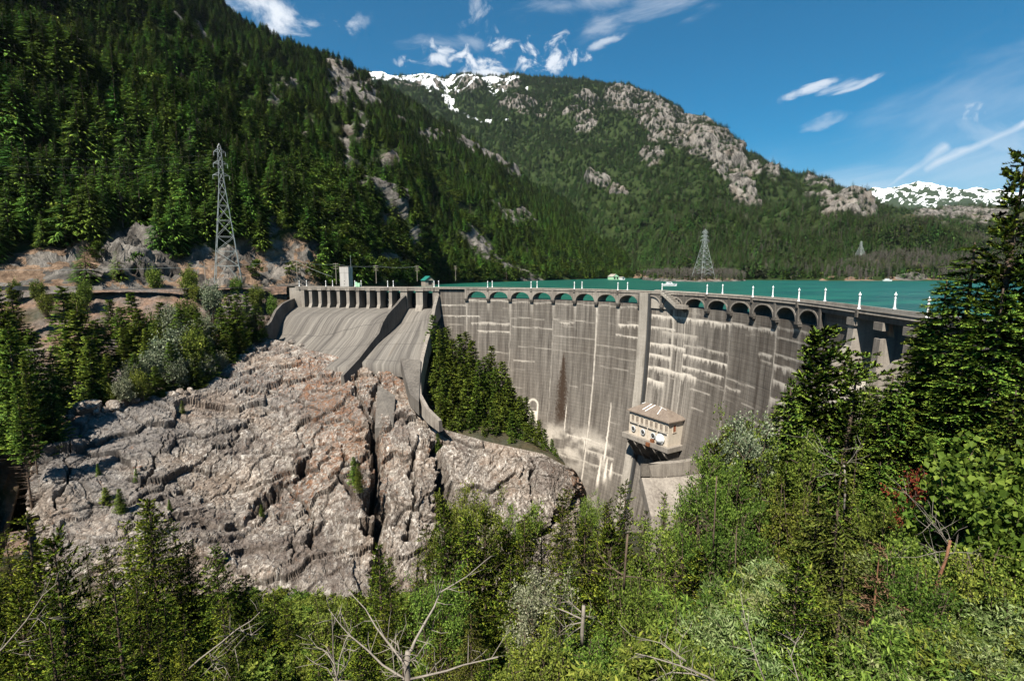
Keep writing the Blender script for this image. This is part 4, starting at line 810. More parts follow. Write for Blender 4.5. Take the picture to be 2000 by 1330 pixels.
def rock_mat():
    m, t, b = new_mat('banded_gneiss', .85, .25); g = geo(t)
    w1 = noise(t, g, .5, 7, .7, 1.5); n2 = noise(t, g, .34, 8, .74, 1.8); n3 = noise(t, g, 1.5, 6, .75, .6); n4 = noise(t, g, .06, 4, .6); fol = noise(t, g, .55, 7, .72, 2.2, sc3=(1.3, .5, .45))
    c = mix(t, ramp(t, n2, [(.40, 0), (.60, 1)]), (.080, .066, .055), (.39, .35, .305)); f2 = noise(t, g, .5, 8, .78, 2.6, sc3=(1.0, .4, .3)); c = mix(t, ramp(t, fol, [(.53, 0), (.60, .9)]), c, (.72, .68, .61)); c = mix(t, ramp(t, f2, [(.36, .9), (.46, 0)]), c, (.07, .053, .042)); c = mix(t, ramp(t, n4, [(.40, .75), (.52, 0)]), c, (.13, .10, .082))
    gz = attr(t, 'grey').outputs['Fac']; c = mix(t, M2(t, 'MULTIPLY', gz, .5), c, (.20, .19, .18)); c = mix(t, ramp(t, n4, [(.45, 0), (.62, .55)]), c, (.24, .17, .12))
    ru = M2(t, 'ADD', M2(t, 'MULTIPLY', attr(t, 'rust').outputs['Fac'], .13), M2(t, 'SUBTRACT', w1, .5)); c = mix(t, ramp(t, ru, [(.10, 0), (.20, .8)]), c, (.19, .085, .038))
    c = mix(t, .7, c, ramp(t, n3, [(.3, .3), (.6, 1.1)]), 'MULTIPLY'); cv = attr(t, 'crack').outputs['Fac']; c = mix(t, M2(t, 'MULTIPLY', cv, .85), c, (.035, .026, .02))
    t.links.new(c, b.inputs['Base Color']); mm = M2(t, 'ADD', M2(t, 'MULTIPLY', n2, .7), M2(t, 'ADD', M2(t, 'MULTIPLY', n3, .25), M2(t, 'MULTIPLY', fol, .6))); bump(t, b, mm, .9, .9); return m
M_ROCK = rock_mat()
XCs = skirt(XC, [(6, -3), (20, -16)], (-3, -12)); rb = sstep(900, 1020, PXC[0])[:, None]; XCs[-2] += rb * np.array([0, -4.0, -6.0]); XCs[-1] += rb * np.array([0, -16.0, -20.0]); at = {'rust': padrows(rust, 2, True), 'grey': padrows(greyz, 2, True), 'crack': padrows(np.clip(crev * .8 + crack * .7, 0, 1), 2, True)}
link('rock_dome', np_mesh('rock_dome', XCs.reshape(-1, 3), grid_faces(*XCs.shape[:2]), M_ROCK, attrs=at, smooth=False), kind='structure')

colsD = [(832, (800, 154), (650, 182)), (845, (820, 152), (660, 188)), (860, (840, 150), (676, 188)), (900, (852, 148), (724, 185)), (960, (866, 146), (776, 181)), (1020, (878, 145), (828, 176)), (1080, (890, 144), (880, 165)), (1104, (905, 144), (900, 156))]
PXD, PYD, XD = grid_loft([(c[0], list(c[1:])) for c in colsD], 120, [50]); XD = XD + normals(XD) * (nz_(XD, 10, 4) * .9)[..., None]
link('spur_slope', np_mesh('spur_slope', skirt(XD, [(5, -1), (9, -12)], (-3, -8)).reshape(-1, 3), grid_faces(54, 120), M_NEAR, attrs={'green': np.full(54 * 120, .75)}), kind='structure')

# ground on the camera's side of the gorge
GY = np.array([-40, -3, 2, 5, 12, 20, 40, 60, 80, 110, 150.]); GX = np.array([-140, -50, -20, 0, 20, 35, 50, 66, 90, 150.])
GZ = np.array([[-2, -2, -2.6, -5, -13, -20, -33, -45, -55, -68, -85], [-2, -2, -2.6, -5, -13, -20, -34, -45, -56, -70, -85], [-2, -2, -2.6, -5.5, -13.5, -20.5, -35, -47, -58, -72, -85], [-2, -2, -2.6, -5.5, -13.5, -20.5, -35, -48, -59, -74, -85], [-2, -2, -2.5, -5, -12, -18.5, -32, -45, -57, -72, -85],
               [-1.8, -1.8, -2.2, -4, -9, -14, -25, -36, -48, -66, -80], [-1.5, -1.5, -2, -3, -6, -9, -16, -24, -36, -60, -75], [-1.2, -1.2, -1.5, -2.5, -4, -6, -9, -14, -26, -45, -60], [0, 0, 0, -1, -1, -1, -2, -3, -4, -5, -6.], [6, 6, 6, 5, 4, 3, 0, -3, -4, -5, -6.]])
def ground(x, y):
    x = np.clip(np.asarray(x, float), GX[0], GX[-1]); y = np.clip(np.asarray(y, float), GY[0], GY[-1]); i = np.clip(np.searchsorted(GX, x) - 1, 0, len(GX) - 2); j = np.clip(np.searchsorted(GY, y) - 1, 0, len(GY) - 2)
    a = (x - GX[i]) / (GX[i + 1] - GX[i]); b = (y - GY[j]) / (GY[j + 1] - GY[j])
    return CZ + GZ[i, j] * (1 - a) * (1 - b) + GZ[i + 1, j] * a * (1 - b) + GZ[i, j + 1] * (1 - a) * b + GZ[i + 1, j + 1] * a * b
gx, gy = np.meshgrid(np.linspace(-140, 150, 220), np.linspace(-40, 150, 170)); gz = ground(gx, gy); pts = np.stack([gx, gy, gz], -1); fade = (np.hypot(gx, gy) > 4)
inside = ((gx > 46) & (gy > 64)); pts[..., 2] += (nz_(pts, 9, 4) * .8 + nz_(pts, 1.6, 3) * .15) * fade
pts[..., 2] = np.where((gx > 48) & (gy > 60), np.minimum(pts[..., 2], CZ - 17 - (gy - 60) * .25), pts[..., 2])
link('near_hillside', np_mesh('near_hillside', pts.reshape(-1, 3), grid_faces(170, 220), M_NEAR, attrs={'green': np.full(170 * 220, .8)}), kind='structure')
mb = MB(); mb.add([(-30000, -30000, -92), (30000, -30000, -92), (30000, 30000, -92), (-30000, 30000, -92)], [(0, 1, 2, 3)]); mb.obj('valley_floor', M_NEAR, kind='structure')

# ------------------------------------------------------------------ the lake
def lake():
    m, t, b = new_mat('lake_water', .12, .5); g = geo(t)
    n = noise(t, g, .02, 5, .6, .5, sc3=(1, 3.5, 1)); wv = noise(t, g, .55, 5, .65, sc3=(1, 2.2, 1)); foam = noise(t, g, .22, 6, .8, sc3=(.5, 1.6, 1))
    c = mix(t, ramp(t, n, [(.42, 0), (.58, 1)]), (.002, .050, .033), (.010, .105, .062)); c = mix(t, ramp(t, foam, [(.70, 0), (.74, .45)]), c, (.5, .65, .6))
    t.links.new(c, b.inputs['Base Color']); b.inputs['Roughness'].default_value = .3; bump(t, b, wv, .8, 1.2)
    ss = np.linspace(-10.5, 22.5, 130); V = []
    for s in ss:
        p, n_, t_ = frame(s); q = p - n_ * 3.9
        dirv = (p - np.array([-5, 95, 0])); dirv[2] = 0; dirv /= np.linalg.norm(dirv)
        for d in (0, 4, 12, 30, 80, 200, 600, 1800): r = q + (-n_ * d if d < 10 else -n_ * 4 + dirv * (d - 4)); V.append((r[0], r[1], 0.0))
    me = np_mesh('lake_surface', V, grid_faces(130, 8)[:, ::-1], m); link('lake_surface', me, kind='structure')
lake()

# ------------------------------------------------------------------ vegetation
def foliage(name, dark, mid_, tip, trans=.25, rough=.6, ov=.35, hv=.03):
    """leaf colour by the leaf's own age ('tip'), varied from plant to plant"""
    m, t, b = new_mat(name, rough, .07); g = geo(t); oi = t.nodes.new('ShaderNodeObjectInfo')
    n = noise(t, g, 1.1, 3, .6); tp = attr(t, 'tip').outputs['Fac']
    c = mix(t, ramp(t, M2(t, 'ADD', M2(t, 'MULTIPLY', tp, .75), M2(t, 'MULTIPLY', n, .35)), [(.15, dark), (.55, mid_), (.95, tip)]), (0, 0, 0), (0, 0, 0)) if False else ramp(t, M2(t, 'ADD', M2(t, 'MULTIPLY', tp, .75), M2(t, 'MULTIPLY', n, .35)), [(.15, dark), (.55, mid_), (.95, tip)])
    h = t.nodes.new('ShaderNodeHueSaturation'); t.links.new(c, h.inputs['Color'])
    t.links.new(M2(t, 'MULTIPLY_ADD', oi.outputs['Random'], 2 * hv, .5 - hv), h.inputs['Hue']); t.links.new(M2(t, 'MULTIPLY_ADD', M2(t, 'FRACT', M2(t, 'MULTIPLY', oi.outputs['Random'], 7.3)), 2 * ov, 1 - ov), h.inputs['Value'])
    t.links.new(h.outputs[0], b.inputs['Base Color'])
    if trans:
        tr = t.nodes.new('ShaderNodeBsdfTranslucent'); t.links.new(h.outputs[0], tr.inputs[0]); ms = t.nodes.new('ShaderNodeMixShader'); ms.inputs[0].default_value = trans
        t.links.new(b.outputs[0], ms.inputs[1]); t.links.new(tr.outputs[0], ms.inputs[2]); t.links.new(ms.outputs[0], t.nodes['Material Output'].inputs[0])
    return m
F_FAR = foliage('conifer_foliage', (.006, .017, .003), (.030, .074, .010), (.115, .195, .024), .0, .7, .45, .03)
F_FARM = foliage('far_conifer_foliage', (.014, .036, .010), (.042, .092, .020), (.08, .145, .03), 0, .7, .4, .03)
F_FARG = foliage('broadleaf_foliage', (.04, .08, .012), (.10, .18, .026), (.20, .30, .045), .2, .6, .35)
F_GREY = foliage('grey_green_blossoming_foliage', (.045, .06, .03), (.11, .13, .07), (.30, .31, .21), .15, .6, .3)
F_BARE = foliage('bare_twigs', (.05, .042, .036), (.09, .078, .066), (.16, .14, .12), 0, .9, .35)
F_RED = foliage('dead_red_needles', (.07, .02, .008), (.16, .05, .02), (.24, .09, .03), 0, .9, .3)
F_FIR = foliage('young_fir_needles', (.016, .036, .006), (.085, .14, .016), (.38, .44, .05), .22, .55, .15, .02)
F_DFIR = foliage('dark_conifer_needles', (.026, .052, .008), (.10, .17, .025), (.27, .34, .045), .15, .55, .2, .02)
F_YFIR = foliage('yellowish_fir_needles', (.03, .045, .009), (.09, .12, .02), (.21, .24, .045), .2, .6, .2)
F_LEAF = foliage('maple_leaves', (.02, .045, .008), (.06, .12, .016), (.14, .22, .035), .3, .5, .25)
F_WILL = foliage('silvery_willow_leaves', (.035, .055, .015), (.10, .14, .04), (.30, .34, .15), .25, .45, .2)
F_SHRUB = foliage('shrub_leaves', (.020, .036, .006), (.075, .112, .017), (.21, .26, .045), .25, .5, .3)
M_BARK = plain('bark', (.13, .095, .07), .95, .1, .5, 6); M_DEAD = plain('bleached_dead_wood', (.25, .22, .185), .9, .1, .4, 8)
M_REDBARK = plain('reddish_bark', (.22, .11, .065), .9, .1, .5, 6)

def unit(v): return v / (np.linalg.norm(v, axis=-1, keepdims=True) + 1e-9)
CUSTN = {}
def cone_puff(V): o = V * [1, 1, 0]; o = o / (np.linalg.norm(o, axis=1, keepdims=True) + 1e-6); o[:, 2] = .45; return o
class TriSoup:
    def __init__(s): s.V = []; s.T = []
    def tris(s, a, b, c, tip):
        """arrays (n,3) and tip (n,) or (n,3)"""
        V = np.stack([a, b, c], 1); s.V.append(V.reshape(-1, 3)); tip = np.asarray(tip, float); s.T.append((np.repeat(tip[:, None], 3, 1) if tip.ndim == 1 else tip).reshape(-1))
    def mesh(s, name, mat, puff=None, k=.65):
        """puff: function from points to outward directions of the crown; leaves shade partly with the crown's own form"""
        V = np.concatenate(s.V); me = np_mesh(name, V, np.arange(len(V)).reshape(-1, 3), mat, smooth=puff is not None, attrs={'tip': np.concatenate(s.T)})
        if puff is not None:
            T = V.reshape(-1, 3, 3); fn = unit(np.cross(T[:, 1] - T[:, 0], T[:, 2] - T[:, 0])); o = unit(puff(V)); fn = np.repeat(fn, 3, 0); fn = np.where((fn * o).sum(1, keepdims=True) < 0, -fn, fn)
            n = unit(o * k + fn * (1 - k)); me.normals_split_custom_set_from_vertices(n.tolist()); me['n'] = 1; CUSTN[me.name] = n
        return me
def conifer_mid(seed, h=1.0, ratio=.15, layers=22, per=8, nsub=4, mat=None, gap=.08, ragged=.3, base=.06):
    """conifer built of drooping branch fans; h is height, returns crown mesh and trunk mesh"""
    r = np.random.default_rng(seed); s = TriSoup(); R = h * ratio
    for k in range(layers):
        f = k / (layers - 1); z0 = h * (base + (1 - base) * f ** .93); Lr = R * ((1 - f) ** .85 * (.55 + .45 * min(1, f / .12)) + .03)
        n = max(4, int(per * (1 - .5 * f))); az = r.uniform(0, 2 * pi) + np.arange(n) * 2 * pi / n + r.normal(0, .25, n); Lb = Lr * (1 + r.normal(0, ragged, n)).clip(.35, 1.7); Lb *= (r.random(n) > gap)
        z = z0 + r.normal(0, h * .012, n); out = np.stack([np.cos(az), np.sin(az), np.zeros(n)], 1); sd = np.stack([-np.sin(az), np.cos(az), np.zeros(n)], 1)
        droop = .30 + .25 * (1 - f) + r.normal(0, .08, n); up = np.array([0, 0, 1.])
        def pt(t, side=0, dr=0): return out * (Lb * t)[:, None] + sd * (side * Lb)[:, None] + up * (z + Lb * (.12 * t - droop * t * t) - dr * Lb)[:, None]
        for q in range(nsub):
            t0 = .12 + .75 * q / nsub; t1 = t0 + .30
            w = .34 * (1 - t0) + .06
            for sg in (-1, 1):
                a = pt(t0); b = pt(t0 + .10); c = pt(min(1.05, t1 + .08), sg * w * (1 + r.normal(0, .2)), .06 + .10 * r.random())
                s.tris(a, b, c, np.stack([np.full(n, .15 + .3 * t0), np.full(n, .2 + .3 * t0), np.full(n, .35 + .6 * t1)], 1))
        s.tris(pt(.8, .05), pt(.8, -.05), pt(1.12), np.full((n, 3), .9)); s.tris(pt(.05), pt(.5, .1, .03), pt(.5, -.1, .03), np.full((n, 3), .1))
    crown = s.mesh('crown', mat or F_FAR, cone_puff, .7); trunk = MB().tube([(0, 0, -.03 * h), (0, 0, .5 * h), (0, 0, h * .99)], [.009 * h, .005 * h, .001 * h], 5, False).mesh('trunk', M_BARK)
    return crown, trunk
def broad_mid(seed, h=1.0, ratio=.35, nc=26, nl=34, mat=None, leaf=.035):
    r = np.random.default_rng(seed); s = TriSoup(); c = np.stack([r.normal(0, .45, nc), r.normal(0, .45, nc), r.uniform(.18, .95, nc)], 1); wz = np.sqrt(np.clip(1 - ((c[:, 2] - .5) / .55) ** 2, .05, 1)); c[:, :2] *= (ratio * h * wz)[:, None]; c[:, 2] *= h
    cr = r.uniform(.07, .15, nc) * h
    d = unit(r.normal(size=(nc, nl, 3))); p = (c[:, None] + d * cr[:, None, None] * r.uniform(.5, 1.05, (nc, nl, 1))).reshape(-1, 3); n = len(p); nn = unit(d.reshape(-1, 3) + r.normal(0, .5, (n, 3)) + [0, 0, .4]); a = unit(np.cross(nn, r.normal(size=(n, 3)))); b = np.cross(nn, a); L_ = leaf * h * r.uniform(.7, 1.4, (n, 1)); tp = np.clip(.45 + .45 * d.reshape(-1, 3)[:, 2] + r.normal(0, .2, n), 0, 1)  # tip: paler towards the upper side of each leaf clump
    s.tris(p - a * L_, p + b * L_ * .6, p + a * L_, tp); s.tris(p - a * L_, p + a * L_, p - b * L_ * .6, tp)
    mb = MB(); mb.tube([(0, 0, -.03 * h), (0, 0, .45 * h)], [.016 * h, .009 * h], 5, False)
    for k in range(7): q = c[k]; mb.tube([(0, 0, .12 * h + .04 * h * k), tuple(q)], [.007 * h, .002 * h], 4, False)
    return s.mesh('crown', mat or F_FARG, lambda V: V - [0, 0, .35 * h], .6), mb.mesh('trunk', M_BARK)
def bare_mid(seed, h=1.0, mat=None):
    r = np.random.default_rng(seed); s = TriSoup(); n = 60; az = r.uniform(0, 2 * pi, n); z = r.uniform(.2, 1, n) * h; L_ = .16 * h * (1.1 - z / h); up = np.array([0, 0, 1.]); o = np.stack([np.cos(az), np.sin(az), np.zeros(n)], 1); p = up * z[:, None]; e = p + o * L_[:, None] + up * (L_ * r.uniform(-.1, .7, n))[:, None]; w = np.array([0, 0, .010 * h])
    s.tris(p - w, p + w, e, np.full((n, 3), .5)); sd = np.cross(o, up) * .010 * h; s.tris(p - sd, p + sd, e, np.full((n, 3), .6))
    for k in range(2):
        m_ = p + (e - p) * r.uniform(.3, .8, (n, 1)); e2 = m_ + r.normal(0, .035 * h, (n, 3)); s.tris(m_ - w * .7, m_ + w * .7, e2, np.full((n, 3), .7))
    return s.mesh('crown', mat or F_BARE), MB().tube([(0, 0, -.03 * h), (0, 0, h)], [.012 * h, .003 * h], 5, False).mesh('trunk', M_DEAD)

def joined(cr, tr, name):
    """one unlinked prototype for instancing"""
    V = []; Fc = []; mi = []; tip = []
    n0 = 0
    for k, me in enumerate((cr, tr)):
        co = np.empty(len(me.vertices) * 3, np.float32); me.vertices.foreach_get('co', co); V.append(co.reshape(-1, 3))
        me.calc_loop_triangles(); t = np.empty(len(me.loop_triangles) * 3, np.int32); me.loop_triangles.foreach_get('vertices', t); Fc.append(t.reshape(-1, 3) + n0); mi += [k] * (len(t) // 3)
        if k == 0: a = np.empty(len(me.vertices), np.float32); me.attributes['tip'].data.foreach_get('value', a); tip.append(a)
        else: tip.append(np.zeros(len(me.vertices)))
        n0 += len(me.vertices)
    m = np_mesh(name, np.concatenate(V), np.concatenate(Fc), [cr.materials[0], tr.materials[0]], mi, False, {'tip': np.concatenate(tip)})
    if cr.name in CUSTN: nv = [v.normal[:] for v in tr.vertices]; m.polygons.foreach_set('use_smooth', [True] * len(m.polygons)); m.normals_split_custom_set_from_vertices(CUSTN[cr.name].tolist() + nv)
    return bpy.data.objects.new(name, m)
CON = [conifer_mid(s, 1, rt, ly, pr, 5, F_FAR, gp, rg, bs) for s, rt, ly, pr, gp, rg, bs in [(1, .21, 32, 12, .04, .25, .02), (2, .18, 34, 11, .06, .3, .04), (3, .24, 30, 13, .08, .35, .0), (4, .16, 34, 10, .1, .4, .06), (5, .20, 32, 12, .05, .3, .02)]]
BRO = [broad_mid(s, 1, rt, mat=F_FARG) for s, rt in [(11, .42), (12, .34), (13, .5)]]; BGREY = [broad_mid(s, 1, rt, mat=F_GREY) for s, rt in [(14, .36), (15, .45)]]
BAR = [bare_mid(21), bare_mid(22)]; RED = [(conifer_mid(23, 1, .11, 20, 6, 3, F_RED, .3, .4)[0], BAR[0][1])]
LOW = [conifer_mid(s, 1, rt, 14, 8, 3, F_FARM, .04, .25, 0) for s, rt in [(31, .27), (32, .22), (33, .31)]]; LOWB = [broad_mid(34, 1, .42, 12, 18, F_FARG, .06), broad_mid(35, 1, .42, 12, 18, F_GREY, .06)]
PROTO = {'con': [joined(*c, 'conifer') for c in CON], 'bro': [joined(*c, 'broadleaf') for c in BRO], 'bar': [joined(*c, 'bare_tree') for c in BAR], 'red': [joined(*c, 'dead_conifer') for c in RED], 'low': [joined(*c, 'small_conifer') for c in LOW], 'lob': [joined(*c, 'small_broadleaf') for c in LOWB], 'gry': [joined(*c, 'grey_broadleaf') for c in BGREY]}

def forest(name, groups, label, cat='forest'):
    """groups: list of (prototype, points (n,3), heights (n,), widths (n,)) gathered in one object by geometry nodes"""
    P_ = np.concatenate([g[1] for g in groups]); Hh = np.concatenate([g[2] for g in groups]); Wd = np.concatenate([g[3] for g in groups]); K = np.concatenate([np.full(len(g[1]), i) for i, g in enumerate(groups)])
    me = bpy.data.meshes.new(name); me.vertices.add(len(P_)); me.vertices.foreach_set('co', P_.astype(np.float32).ravel())
    for an, ty, dat in (('kind_id', 'INT', K.astype(np.int32)), ('spin', 'FLOAT', RNG.uniform(0, 6.28, len(P_)).astype(np.float32))): a = me.attributes.new(an, ty, 'POINT'); a.data.foreach_set('value', dat)
    a = me.attributes.new('size', 'FLOAT_VECTOR', 'POINT'); a.data.foreach_set('vector', np.stack([Hh * Wd, Hh * Wd, Hh], 1).astype(np.float32).ravel())
    o = link(name, me, label=label, cat=cat, kind='stuff')
    ng = bpy.data.node_groups.new(name, 'GeometryNodeTree'); ng.interface.new_socket('Geometry', in_out='INPUT', socket_type='NodeSocketGeometry'); ng.interface.new_socket('Geometry', in_out='OUTPUT', socket_type='NodeSocketGeometry')
    n = ng.nodes; l = ng.links; gi = n.new('NodeGroupInput'); go = n.new('NodeGroupOutput'); jn = n.new('GeometryNodeJoinGeometry'); l.new(jn.outputs[0], go.inputs[0])
    def at(nm, ty): q = n.new('GeometryNodeInputNamedAttribute'); q.data_type = ty; q.inputs['Name'].default_value = nm; return q.outputs[0]
    rot = n.new('ShaderNodeCombineXYZ'); l.new(at('spin', 'FLOAT'), rot.inputs[2]); sz = at('size', 'FLOAT_VECTOR'); kd = at('kind_id', 'INT')
    for i, g in enumerate(groups):
        iop = n.new('GeometryNodeInstanceOnPoints'); oi = n.new('GeometryNodeObjectInfo'); oi.inputs['Object'].default_value = g[0]; cmp = n.new('FunctionNodeCompare'); cmp.data_type = 'INT'; cmp.operation = 'EQUAL'
        ins = [x for x in cmp.inputs if x.enabled]; l.new(kd, ins[0]); ins[1].default_value = i
        l.new(gi.outputs[0], iop.inputs['Points']); l.new(cmp.outputs[0], iop.inputs['Selection']); l.new(oi.outputs['Geometry'], iop.inputs['Instance']); l.new(rot.outputs[0], iop.inputs['Rotation']); l.new(sz, iop.inputs['Scale']); l.new(iop.outputs[0], jn.inputs[0])
    md = o.modifiers.new('plants', 'NODES'); md.node_group = ng; return o
def tree(crown, trunk, p, h, w, spin, label, group=None, name='conifer_tree', cat='tree', lean=(0, 0)):
    o = empty(name, tuple(map(float, p)), label=label, cat=cat, group=group); o.rotation_euler = (lean[0], lean[1], spin); o.scale = (h * w, h * w, h)
    link('crown', crown, o); link('trunk', trunk, o); return o

def split_kinds(pts, hts, wd, w, rng, table):
    """assign prototypes; table: list of (proto key, weight array)"""
    ks = np.array([rng.choice(len(table), p=q) for q in w]) if False else None
FR = np.random.default_rng(77)
def assign(pts, i, j, weights, keys, hts_by, wd=None):
    """weights: (m, n) relative odds per point"""
    W_ = np.array(weights, float); W_ /= W_.sum(0); cs = np.cumsum(W_, 0); u = FR.random(len(pts)); k = (u[None] > cs).sum(0); out = []
    for q, key in enumerate(keys):
        idx = np.where(k == q)[0]; pr = PROTO[key]; sub = FR.integers(0, len(pr), len(idx))
        for z, pobj in enumerate(pr):
            ii = idx[sub == z]; out.append((pobj, key, z, pts[ii], hts_by[q] * FR.uniform(.62, 1.25, len(ii)), FR.uniform(1.15, 1.75, len(ii))))
    return out
# left mountain
dens = np.ones(PX1.shape); dens *= 1 - .93 * sstep(.22, .5, R1); dens *= 1 - .88 * D1; dens *= .25 + .75 * sstep(-.55, -.1, nz_(X1, 60, 3)); dens *= 1 + 2.0 * (1 - sstep(0, .10, tv))*sstep(620, 700, PX1); dens[X1[..., 2] < 1.0] = 0; dens[PX1 < -260] *= .2
dens *= 1 + 1.6 * (1 - sstep(300, 620, X1[..., 1]))
pts, ii, jj = scatter(X1, dens, 17500, FR); px, py = PX1[ii, jj], PY1[ii, jj]
d_, _ = pline(px, py, [(835, 335), (890, 400), (945, 470), (980, 520)]); lg = (1 - sstep(6, 16, d_)); d2, _ = pline(px, py, [(545, 370), (620, 400), (640, 470), (700, 510), (760, 530)]); lg = np.maximum(lg, .75 * (1 - sstep(14, 40, d2)))
for e in [(120, 60, 40, 22), (60, 60, 36, 18), (250, 215, 24, 18), (200, 130, 22, 14), (330, 300, 26, 16), (460, 300, 22, 22), (620, 440, 40, 30), (420, 440, 20, 18), (545, 380, 22, 22), (390, 260, 16, 10), (130, 450, 20, 20), (300, 240, 50, 14)]: lg = np.maximum(lg, .6 * ell(px, py, *e))
low = sstep(470, 545, py); wb = .03 + 4.0 * lg + 1.6 * low * sstep(560, 640, px) + 1.2 * low * sstep(140, 200, px) * (1 - sstep(540, 600, px)); br = .012 + .3 * ell(px, py, 590, 110, 70, 10, .3) + .3 * ell(px, py, 820, 215, 120, 14, .55) + .5 * ell(px, py, 890, 245, 90, 13, .5) + .4 * ell(px, py, 380, 330, 60, 25) + .25 * ell(px, py, 360, 160, 60, 50); rd = .008 + .3 * ell(px, py, 265, 365, 22, 16) + .2 * ell(px, py, 370, 330, 40, 10) + .12 * ell(px, py, 640, 285, 14, 20)
wc = np.clip(1 - 1.2 * lg, .03, 1) * (1 - .55 * low)
G1 = assign(pts, ii, jj, [wc, wb, br, rd], ['con', 'bro', 'bar', 'red'], [19.5, 11, 13, 15])
# keep the largest-looking conifers as trees of their own
cand = []
for gi_, g in enumerate(G1):
    if g[1] == 'con':
        Y_ = g[3][:, 1]; X_ = g[3][:, 0]; vis = (np.abs(X_ / Y_) < 1.02) & (g[3][:, 2] > 2); sc_ = np.where(vis & ((g[3][:, 2] + g[4] - CZ) / Y_ > .02) & ((g[3][:, 2] - CZ) / Y_ < .48), g[4] / Y_, 0); cand += [(s_, gi_, k) for k, s_ in enumerate(sc_) if s_ > .05]
cand.sort(reverse=True); cand = cand[:190]; drop = {}
for s_, gi_, k in cand:
    g = G1[gi_]; p = g[3][k]; qx = 1000 + 1000 * p[0] / p[1]; qz = (p[2] - CZ) / p[1]; zone = ('low ' if qz < .12 else 'halfway up ' if qz < .3 else 'high ') + ('at the left edge' if qx < 130 else 'above the grey rock outcrop' if qx < 330 else 'behind the tall pylon' if qx < 520 else 'behind the hoist tower' if qx < 720 else 'above the left end of the lake')
    tree(*CON[g[2]], p - [0, 0, .3], g[4][k], g[5][k], FR.uniform(0, 6.28), 'tall dark green conifer on the left mountainside, ' + zone, 'conifers on the left mountainside'); drop.setdefault(gi_, []).append(k)
G1b = []
for gi_, g in enumerate(G1):
    keep = np.ones(len(g[3]), bool); keep[drop.get(gi_, [])] = False; G1b.append((g[0], g[3][keep] - [0, 0, .3], g[4][keep], g[5][keep]))
forest('mountain_forest', G1b, 'dense conifer forest covering the steep mountain on the left')
# far mountain
dens = (1 - .72 * sstep(.3, .9, R2)) * (1 - .9 * sstep(.3, .5, S2)) * (.35 + .65 * sstep(-.6, 0, nz_(X2, 200, 3))); dens *= 1 + 3.5 * (1 - sstep(700, 1500, X2[..., 1])); dens[X2[..., 2] < 1] = 0; dens[:, :30] *= .3; dens[PX2 > 2150] *= .3
pts, ii, jj = scatter(X2, dens, 52000, FR); px, py = PX2[ii, jj], PY2[ii, jj]; nn_ = perlin(pts / 90); lowz = sstep(440, 530, py)
G2 = assign(pts, ii, jj, [np.ones(len(pts)), .02 + .5 * lowz * sstep(0, .5, nn_) + .9 * sstep(538, 546, py), .05 + .5 * lowz * sstep(1250, 1400, px) * sstep(-.3, .3, perlin(pts / 60 + 5))], ['low', 'lob', 'bar'], [25, 14, 17])
forest('far_mountain_forest', [(g[0], g[3], g[4] * np.where(g[3][:, 1] > 2200, 1.0, .85), g[5]) for g in G2], 'green conifer forest over the wide mountain beyond the lake')
dens = (1 - .85 * R3) * np.ones(PX3.shape); dens[X3[..., 2] < 1] = 0; pts, ii, jj = scatter(X3, dens, 11000, FR); nn_ = perlin(pts / 40)
G3 = assign(pts, ii, jj, [np.ones(len(pts)) * .7, .1 + .3 * sstep(0, .4, nn_), .75 + .8 * sstep(-.2, .3, -nn_)], ['low', 'lob', 'bar'], [15, 10, 14])
dens = (1 - .75 * sstep(.2, .6, R4)); pts, ii, jj = scatter(X4, dens, 9000, FR); G4 = assign(pts, ii, jj, [np.ones(len(pts)), .4 * np.ones(len(pts))], ['low', 'bar'], [17, 14])
dens = np.ones(PX5.shape); dens[X5[..., 2] < .8] = 0; pts, ii, jj = scatter(X5, dens, 1500, FR); G5 = assign(pts, ii, jj, [.35 * np.ones(len(pts)), .3 * np.ones(len(pts)), np.ones(len(pts))], ['low', 'lob', 'bar'], [9, 6, 9])
forest('lakeside_woods', [(g[0], g[3], g[4], g[5]) for g in G3 + G4 + G5], 'brownish mixed woods on the low hills and peninsula across the lake')

